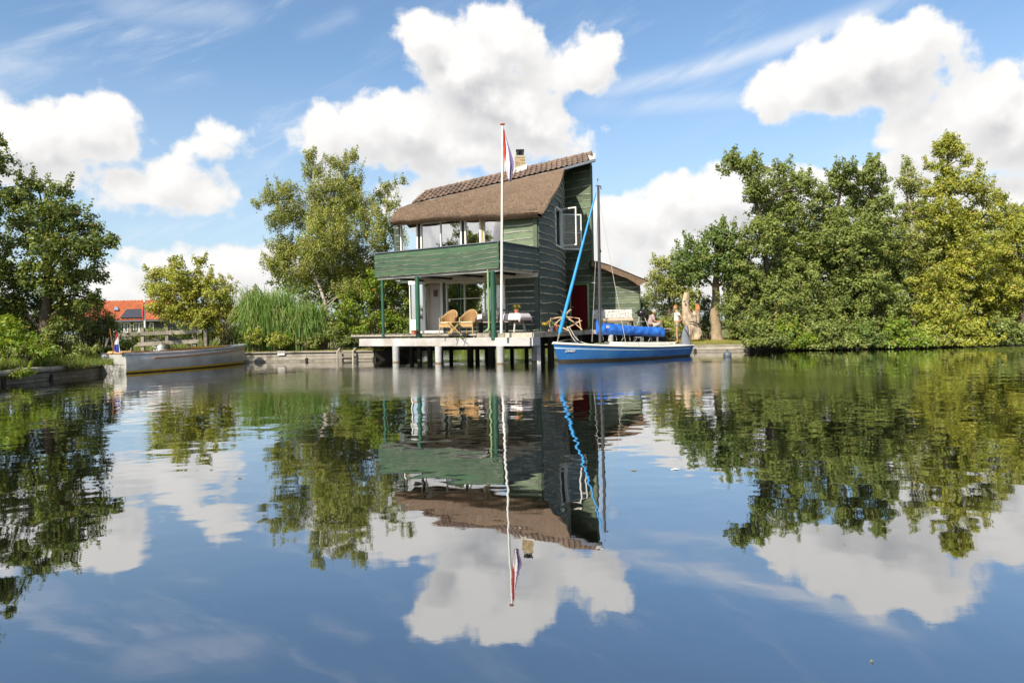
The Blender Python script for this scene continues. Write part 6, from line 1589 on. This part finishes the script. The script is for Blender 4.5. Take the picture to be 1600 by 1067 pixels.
# name on the bow
cu = bpy.data.curves.new('name', 'FONT'); cu.body = 'JONERT'; cu.size = .105; cu.extrude = .002; cu.shear = .3; cu.offset = .004
to = bpy.data.objects.new('name_tmp', cu); col.objects.link(to); dg = bpy.context.evaluated_depsgraph_get(); tme_ = bpy.data.meshes.new_from_object(to.evaluated_get(dg)); bpy.data.objects.remove(to)
tme_.materials.clear(); tme_.materials.append(M['white'])
nm_ = bpy.data.objects.new('name_lettering', tme_); col.objects.link(nm_); nm_.parent = sb
i_ = 2; pa__ = Vector(st[1][4]); pa__.y *= -1; pb__ = Vector(st[4][4]); pb__.y *= -1
dx_ = (pb__ - pa__).normalized(); up_ = Vector((st[2][2][0] - st[2][5][0], -(st[2][2][1] - st[2][5][1]), st[2][2][2] - st[2][5][2])).normalized(); nz_ = dx_.cross(up_).normalized(); up_ = nz_.cross(dx_)
Mx = Matrix((dx_, up_, nz_)).transposed().to_4x4(); Mx.translation = pa__.lerp(pb__, .12) + nz_ * .035 + up_ * .03; nm_.matrix_local = Mx
# mooring lines, one rope each
rope = mat('pale mooring rope', (.55, .50, .42), .9, .15, 20, .4, 60)
def ropeobj(label, pts, r=.012, nm='mooring_rope', cat='rope'):
    b = MB(); b.tube(pts, r, 6); tag(b.build(nm, rope, None, smooth=True), label, cat)
ropeobj('rope loop hanging from the deck to the sailboat foredeck, left one', [P(886, 510, 27.6), P(893, 525, 27.2), P(900, 535, 26.8), P(906, 537.5, 26.6)])
ropeobj('rope loop hanging from the deck to the sailboat foredeck, right one', [P(889, 510, 27.8), P(898, 526, 27.4), P(905, 533, 27.0), P(918, 537.5, 26.7)])
ropeobj('thin line from the sailboat bow up to the deck pile', [P(872, 533.5, 25.7), P(885, 531, 27), P(900, 530, 28.6)], .008)
# dark grey bag standing at the sailboat stern
bq = P(1072, 533, 30.2); bag = thing('bag', 'grey blue canvas bag with dark strap propped behind the sailboat stern', 'bag', (bq.x, 30.2, bq.z - .45))
rows = []
for i in range(12):
    t = i / 11; z = bq.z - .45 + t * (P(1072, 509, 30.2).z - bq.z + .45); w_ = .24 * (1 - t ** 2.2 * .75) * (1 + .12 * math.sin(t * 9)); xo = -.06 * math.sin(t * 3) + .03
    rows.append([Vector((bq.x + xo + math.cos(2 * math.pi * j / 14) * w_ * (1 + .1 * noise.noise(Vector((j, t * 6, 0)))), 30.2 + math.sin(2 * math.pi * j / 14) * w_ * .7, z)) for j in range(14)])
b = MB(); b.grid(rows, close=True); b.add(rows[-1], [tuple(range(14))]); b.build('cloth', bg_, bag, smooth=60)
b = MB(); b.beam(P(1068.5, 512, 29.98), P(1077, 525, 29.98), .05, .02); b.build('strap', M['black'], bag)
# floating buoy
q = PZ(1136.5, 0, 27.2); by = thing('buoy', 'round grey mooring buoy floating off the lawn edge', 'buoy', (*q.xy, 0)); bmz = mat('grey buoy plastic', (.10, .11, .125), .35, .15, 3, .05, 20)
b = MB(); b.lathe(q + Vector((0, 0, .07)), [(.165 * math.sin(math.pi * i / 12) + .001, -.165 * math.cos(math.pi * i / 12)) for i in range(13)], 24); b.build('float', bmz, by, smooth=True)
b = MB(); b.lathe(q + Vector((0, 0, .23)), [(.03, 0), (.03, .03), (.045, .03), (.045, .045), (.01, .05)], 10); b.build('eye', M['slate'], by)

# ---- grey motor launch
trc = Vector((*PZ(178, 0, 24.2).xy, 0)); bw_ = Vector((*PZ(381, 0, 29.8).xy, 0)); hd_ = trc - bw_; ML = hd_.length; MA = math.atan2(hd_.y, hd_.x)
mo = thing('motorboat', 'bare grey steel launch with yellow waterline stripe moored at the left bank', 'motorboat', (*bw_.xy, 0), MA)
stl = mat('weathered grey steel', (.46, .45, .43), .38, .2, 2.2, .25, 14, c2=(.33, .32, .31), c2amt=.4, metal=.35); stl2 = mat('light transom paint', (.42, .41, .385), .55, .15, 3, .15, 20, c2=(.36, .34, .31), c2amt=.3)
yel = mat('yellow stripe paint', (.62, .36, .02), .5, .15, 5); teak = mat('varnished teak', (.42, .20, .08), .45, .25, 6, .2, 40)
bm2 = lambda t: (.86 * (1 - (1 - min(1, t / .52)) ** 2.3) ** .72 * (1 - .20 * max(0, (t - .5) / .5) ** 1.8)) + .03
sh2 = lambda t: .80 - .36 * t + .24 * t * t
zf2 = [1, .93, .84, .68, .45, .3, .15, .05, 0, -.5, -1]
st2 = hull_mesh(ML, 30, bm2, sh2, lambda t: bm2(t) * (.88 - .45 * (1 - t) ** 3), lambda t: -.28, zf2, .10, .05, .16)
b = loft_hull('hull', None, mo, st2, lambda i, j: 0 if j < 6 else (1 if j == 6 else 2))
b.build('hull', [stl, yel, M['black']], mo, smooth=50, world=False)
b = MB(); n_ = len(zf2); b.add([(p_[0] + .004, p_[1], p_[2]) for p_ in st2[-1]] + [(p_[0] + .004, -p_[1], p_[2]) for p_ in st2[-1]], [(k, k + 1, n_ + k + 1, n_ + k) for k in range(n_ - 1)], 0); b.build('transom', stl2, mo, world=False)
for side in (-1, 1):
    b = MB(); b.tube([(s[0][0], s[0][1] * side, s[0][2]) for s in st2], .05, 8); b.build('gunwale', stl, mo, smooth=True, world=False)
    b = MB(); pts = [(s[3][0], (s[3][1] + .02) * side, s[3][2] + .04 + .06 * (1 - i / 30)) for i, s in enumerate(st2)][1:26]
    for a, c in zip(pts[:-1], pts[1:]): b.beam(a, c, .04, .045)
    b.build('rubbing_strake', teak, mo, world=False)
    b = MB(); pts = [(s[0][0], (s[0][1] - .14) * side, s[0][2] + .05) for s in st2][6:29]
    for a, c in zip(pts[:-1], pts[1:]): b.beam(a, c, .05, .06)
    b.build('coaming', teak, mo, world=False)
b = MB(); rows = [[Vector((s[0][0], s[0][1] * y, s[0][2] + .03 * (1 - y * y))) for y in (-1, -.5, 0, .5, 1)] for s in st2[:9]]; b.grid(rows); b.build('foredeck', mat('pale foredeck', (.52, .50, .44), .6, .1), mo, smooth=True, world=False)
b = MB(); rows = [[Vector((s[0][0], s[0][1] * y * .95, s[0][2] - .35)) for y in (-1, 0, 1)] for s in st2[8:]]; b.grid(rows); b.build('floor_boards', teak, mo, world=False)
b = MB(); b.box((ML * .30, 0, sh2(.3) + .06), (ML * .20, .9, .09)); o = b.build('cushion', mat('mustard cushion', (.60, .33, .05), .8, .1, 5, .2, 30), mo, world=False); o.modifiers.new('b', 'BEVEL').width = .03
b = MB(); b.box((ML * .95, -.1, sh2(.95) + .05), (.45, .75, .12)); o = b.build('cushion', mat('tan stern cushion', (.58, .35, .14), .8, .1, 5, .2, 30), mo, world=False); o.modifiers.new('b', 'BEVEL').width = .04
b = MB(); b.box((ML * .70, .1, sh2(.7) - .12), (.32, .34, .46)); b.lathe((ML * .70, .1, sh2(.7) + .10), [(.12, 0), (.13, .12), (.06, .20), (.02, .21)], 12); b.build('console', M['white'], mo, world=False)
b = MB(); cw = Vector((ML * .70 + .26, .1, sh2(.7) + .08)); b.tube([cw + Vector((.05 * math.cos(a * math.pi / 8), .17 * math.sin(a * math.pi / 8), .17 * math.cos(a * math.pi / 8))) for a in range(17)], .014, 6)
for a in (0, 2.09, 4.19): b.tube([cw, cw + Vector((.05 * math.cos(a), .17 * math.sin(a), .17 * math.cos(a)))], .01, 5)
b.tube([cw, cw + Vector((-.12, 0, -.02))], .015, 6); b.build('steering_wheel', M['pile'], mo, world=False)
b = MB(); fs0 = Vector((ML * 1.0, .0, sh2(1))); b.tube([fs0 - Vector((.03, 0, .1)), fs0 + Vector((.12, 0, .92))], .012, 6); b.build('flagstaff', teak, mo, world=False)
b = MB(); b.tube([(ML * .93, .3, sh2(.93)), (ML * .90, .35, sh2(.9) + .10), (ML * .86, .3, sh2(.86) + .02)], .012, 5); b.build('cleat', M['slate'], mo, world=False)
hanging_flag('flag', 'small red, white and blue flag drooping at the motorboat stern', [(182.5, 519), (180, 530), (178, 540), (178.5, 546), (181, 550)], [(183.5, 518.5), (185, 528), (186.5, 538), (188, 546), (188.5, 551.5)], 23.75,
    [(mred, lambda t: 0, lambda t: max(.02, min(1, 1.6 - 4.2 * t))), (mwht, lambda t: max(.02, min(.999, 1.6 - 4.2 * t)) if t < .5 else .85, lambda t: max(.05, min(1, 2.4 - 3.4 * t)) if t < .5 else 1), (mblue, lambda t: max(.05, min(.999, 2.4 - 3.4 * t)) if t < .5 else 0, lambda t: 1 if t < .5 else .85)], fold=.03)

# ================================================================== LEFT BACKGROUND
fz = lambda px, py, Y: P(px, py, Y)
fn = thing('fence', 'weathered grey post and rail fence behind the motorboat', 'fence', PZ(230, LZ, 31.5))
for (ya, yb_, h) in [((148, 524), (316, 517.8), .17), ((150, 541.5), (312, 533), .17)]:
    for k in range(3):
        p0_ = (ya[0] + (yb_[0] - ya[0]) * k / 3, ya[1] + (yb_[1] - ya[1]) * k / 3); p1_ = (ya[0] + (yb_[0] - ya[0]) * (k + 1) / 3 - .4, ya[1] + (yb_[1] - ya[1]) * (k + 1) / 3)
        b = MB(); b.beam(fz(*p0_, 31.4), fz(*p1_, 31.4), .05, h); b.build('rail', M['wood'], fn)
for px in (155, 205, 224, 262, 305, 322): 
    q = PZ(px, LZ, 31.5); b = MB(); b.box((q.x, 31.5, (LZ + 1.45) / 2 + .1), (.14, .14, 1.25 if px < 320 else 1.0)); b.build('post', M['wood'], fn)
# far farmhouse
FY = 62.0
fh = thing('farmhouse', 'far house with bright orange tiled roof and white framed windows', 'house', (*P(180, 500, FY).xy, LZ))
otm = mat('orange clay tile', (.36, .10, .042), .7, .25, 3, .3, 20, c2=(.42, .10, .035), c2amt=.3, rnd=.14)
xL, xR = P(97, 500, FY).x, P(262, 500, FY).x; zr, ze = P(180, 468.5, FY).z, P(180, 501, FY).z; rdg = FY + 2.6
b = MB(); b.box(((xL + xR) / 2 + .6, FY + 2.9, (LZ + ze) / 2), (xR - xL - 1.6, 4.8, ze - LZ)); b.build('wall', mat('dark stained wall', (.09, .085, .08), .8, .2, 3, .2, 30), fh)
rx0 = P(113, 470, FY).x
tm2 = bpy.data.meshes.new('roof_tile'); tm2.from_pydata([(0, 0, .03), (.5, 0, .09), (1.02, 0, .03), (0, 1.1, 0), (.5, 1.1, .06), (1.02, 1.1, 0), (0, 0, 0), (1.02, 0, 0)], [], [(0, 1, 4, 3), (1, 2, 5, 4), (6, 7, 2, 1, 0)]); tm2.materials.append(otm)
b = MB(); b.slab((xL, FY - .1, ze - .04), (xR, FY - .1, ze - .04), (xR - .4, rdg, zr - .04), (rx0, rdg, zr - .04), .1); b.build('roof', otm, fh)
b = MB(); b.slab((xL, FY + 6, ze), (rx0, rdg + .02, zr - .05), (xR - .4, rdg + .02, zr - .05), (xR, FY + 6, ze), .1); b.build('roof', otm, fh)
NCf, NRf = 24, 9
for r in range(NRf):
    for c in range(NCf):
        t0, t1, s0, s1 = r / NRf, (r + 1) / NRf, c / NCf, (c + 1) / NCf
        def rp(s, t):
            l = Vector((xL, FY - .1, ze)).lerp(Vector((rx0, rdg, zr)), t); r_ = Vector((xR, FY - .1, ze)).lerp(Vector((xR - .4, rdg, zr)), t); return l.lerp(r_, s)
        a, b_, c_ = rp(s0, t0), rp(s1, t0), rp(s0, t1); ex, ey = b_ - a, c_ - a; n_ = ex.cross(ey).normalized()
        o = bpy.data.objects.new('roof_tile', tm2); col.objects.link(o); o.parent = fh; Mx = Matrix((ex, ey, n_)).transposed().to_4x4(); Mx.translation = a + n_ * .01 - org(fh); o.matrix_local = Mx
def onroof(px, py, off=.12):
    q = P(px, py, FY); 
    for _ in range(4):
        t = (q.z - ze) / (zr - ze); q = P(px, py, FY - .1 + (2.7) * t)
    return q + Vector((0, -.9 * off, .5 * off))
b = MB(); b.slab(onroof(190, 498.5, .25), onroof(227, 498, .25), onroof(227, 485, .3), onroof(200, 486, .3), .1); b.build('slate_patch', mat('blue black roof slate', (.04, .04, .055), .8, .2), fh)  # dark slate area of the roof, laid on as a thin slab
b = MB(); b.slab(onroof(180, 487, .22), onroof(188, 487, .22), onroof(186, 481.5, .22), onroof(181, 481.5, .22), .06); sk_ = b.build('skylight', M['slate'], fh)
b = MB(); b.slab(onroof(180.8, 486.4, .28), onroof(187.2, 486.4, .28), onroof(185.6, 482, .28), onroof(181.6, 482, .28), .02); b.build('pane', mat('sky lit skylight pane', (.5, .58, .66), .1, .05, metal=.6), sk_)
b = MB(); b.beam((xL, FY - .2, ze - .06), (xR, FY - .2, ze - .06), .12, .1); b.build('gutter', M['slate'], fh)
for (a, c, ms) in [(181.5, 190, 1), (191, 199.5, 1), (205, 213, 1), (214, 222.5, 1), (231, 236, 0), (173, 177, 0)]:
    z0_, z1_ = P(a, 519, FY).z, P(a, 504.5, FY).z; x0_, x1_ = P(a, 510, FY).x, P(c, 510, FY).x; b = MB(); w_ = .09
    b.box((x0_, FY + .42, (z0_ + z1_) / 2), (w_, .1, z1_ - z0_)); b.box((x1_, FY + .42, (z0_ + z1_) / 2), (w_, .1, z1_ - z0_))
    b.box(((x0_ + x1_) / 2, FY + .42, z0_), (x1_ - x0_ - w_, .1, w_)); b.box(((x0_ + x1_) / 2, FY + .42, z1_), (x1_ - x0_ - w_, .1, w_))
    wf_ = b.build('window', M['white'], fh); b = MB(); b.box(((x0_ + x1_) / 2, FY + .47, (z0_ + z1_) / 2), (x1_ - x0_ - w_, .02, z1_ - z0_ - w_)); b.build('pane', mat('dark far glass', (.10, .13, .14), .1, .2), wf_)
    if ms: b = MB(); b.box(((x0_ + x1_) / 2, FY + .40, (z0_ + z1_) / 2), (.05, .06, z1_ - z0_ - w_)); b.build('mullion', M['white'], wf_)
q = PZ(227, LZ, 58); fpz = P(226.5, 466, 58).z; f2 = thing('flagpole', 'thin white flagpole with rolled red and white flag in front of the orange roof', 'flagpole', (q.x, 58, LZ))
b = MB(); b.tube([(q.x, 58, LZ), (q.x, 58, fpz)], [.09, .06], 8); b.build('pole', M['white'], f2)
b = MB(); b.tube([(q.x - .05, 57.88, P(226, 500, 58).z), (q.x - .10, 57.88, P(226, 487, 58).z), (q.x, 57.9, P(226, 472, 58).z)], [.04, .11, .04], 7); b.build('flag', mred, f2, smooth=True)

# a few leaves and a feather afloat
lfm = mat('floating leaf', (.24, .20, .06), .6, .2)
for i, (px, py, s, lab, m_) in enumerate([(1055, 733.5, .045, 'white feather floating on the open water right of centre', M['white']), (990, 735, .035, 'small yellowish leaf floating left of the white feather', lfm), (1362, 1034, .009, 'small green leaf floating near the lower right corner', lfm), (375, 747, .025, 'small brown leaf floating below the motorboat reflection', lfm)]):
    a, bt = AB(px, py); Y = CAM_Z / bt; q = Vector((a * Y, Y, .004)); b = MB(); b.add([q + Vector((-s, 0, 0)), q + Vector((0, -s * .4, .006)), q + Vector((s, 0, .003)), q + Vector((0, s * .4, .006))], [(0, 1, 2, 3)])
    o = b.build('feather' if i == 0 else 'fallen_leaf', m_, None); tag(o, lab, 'feather' if i == 0 else 'leaf'); s_ = o.modifiers.new('t', 'SOLIDIFY'); s_.thickness = .003
# duckweed / water lily patch at the far right
rgw = np.random.RandomState(3); pts = []
lil = thing('lily_pads', 'patch of floating lily pads along the right bank at the edge of the photo', 'water plants', (*PZ(1570, 0, 29).xy, 0)); 
del lil['category']; lil['kind'] = 'stuff'
vv = []
for k in range(900):
    px = rgw.uniform(1490, 1640); Y = rgw.uniform(26.5, 31); 
    if rgw.rand() > (px - 1480) / 120: continue
    q = PZ(px, .006, Y); r = rgw.uniform(.05, .12)
    for j in range(3): 
        a0 = j * 2 * math.pi / 3; vv += [(q.x, q.y, .006 + .002 * (k % 5)), (q.x + r * math.cos(a0), q.y + r * math.sin(a0), .006 + .002 * (k % 5)), (q.x + r * math.cos(a0 + 1.05), q.y + r * math.sin(a0 + 1.05), .006 + .002 * (k % 5)), (q.x + r * math.cos(a0 + 2.094), q.y + r * math.sin(a0 + 2.094), .006 + .002 * (k % 5))]
npmesh('pads', np.array(vv), 4, LM['bank'], rgw.rand(len(vv) // 4), None, lil)

# curtains behind the upper windows
def curtain(px0, px1, label, v, z0, z1):
    u0, u1 = pv(px1, v), pv(px0, v); t = thing('curtain', label, 'curtain', U((u0 + u1) / 2, v, z0), 0, 'white curtains upstairs'); rows = []
    for j in range(3):
        rows.append([U(u0 + (u1 - u0) * i / 24, v + .035 * math.sin(i * 1.9), z0 + (z1 - z0) * j / 2) for i in range(25)])
    b = MB(); b.grid(rows); o = b.build('cloth', M['white'], t, smooth=60); s_ = o.modifiers.new('t', 'SOLIDIFY'); s_.thickness = .01
curtain(709, 722, 'white curtain at the right end of the wide upper window', VF + .2, FZ + .05, zt(715) - .05)
curtain(730.5, 742, 'white curtain at the left side of the third upper window', VF + .2, FZ + .05, zt(735) - .05)
curtain(630, 639, 'white curtain inside the leftmost upper window', VF + .2, FZ + .05, zt(635) - .05)
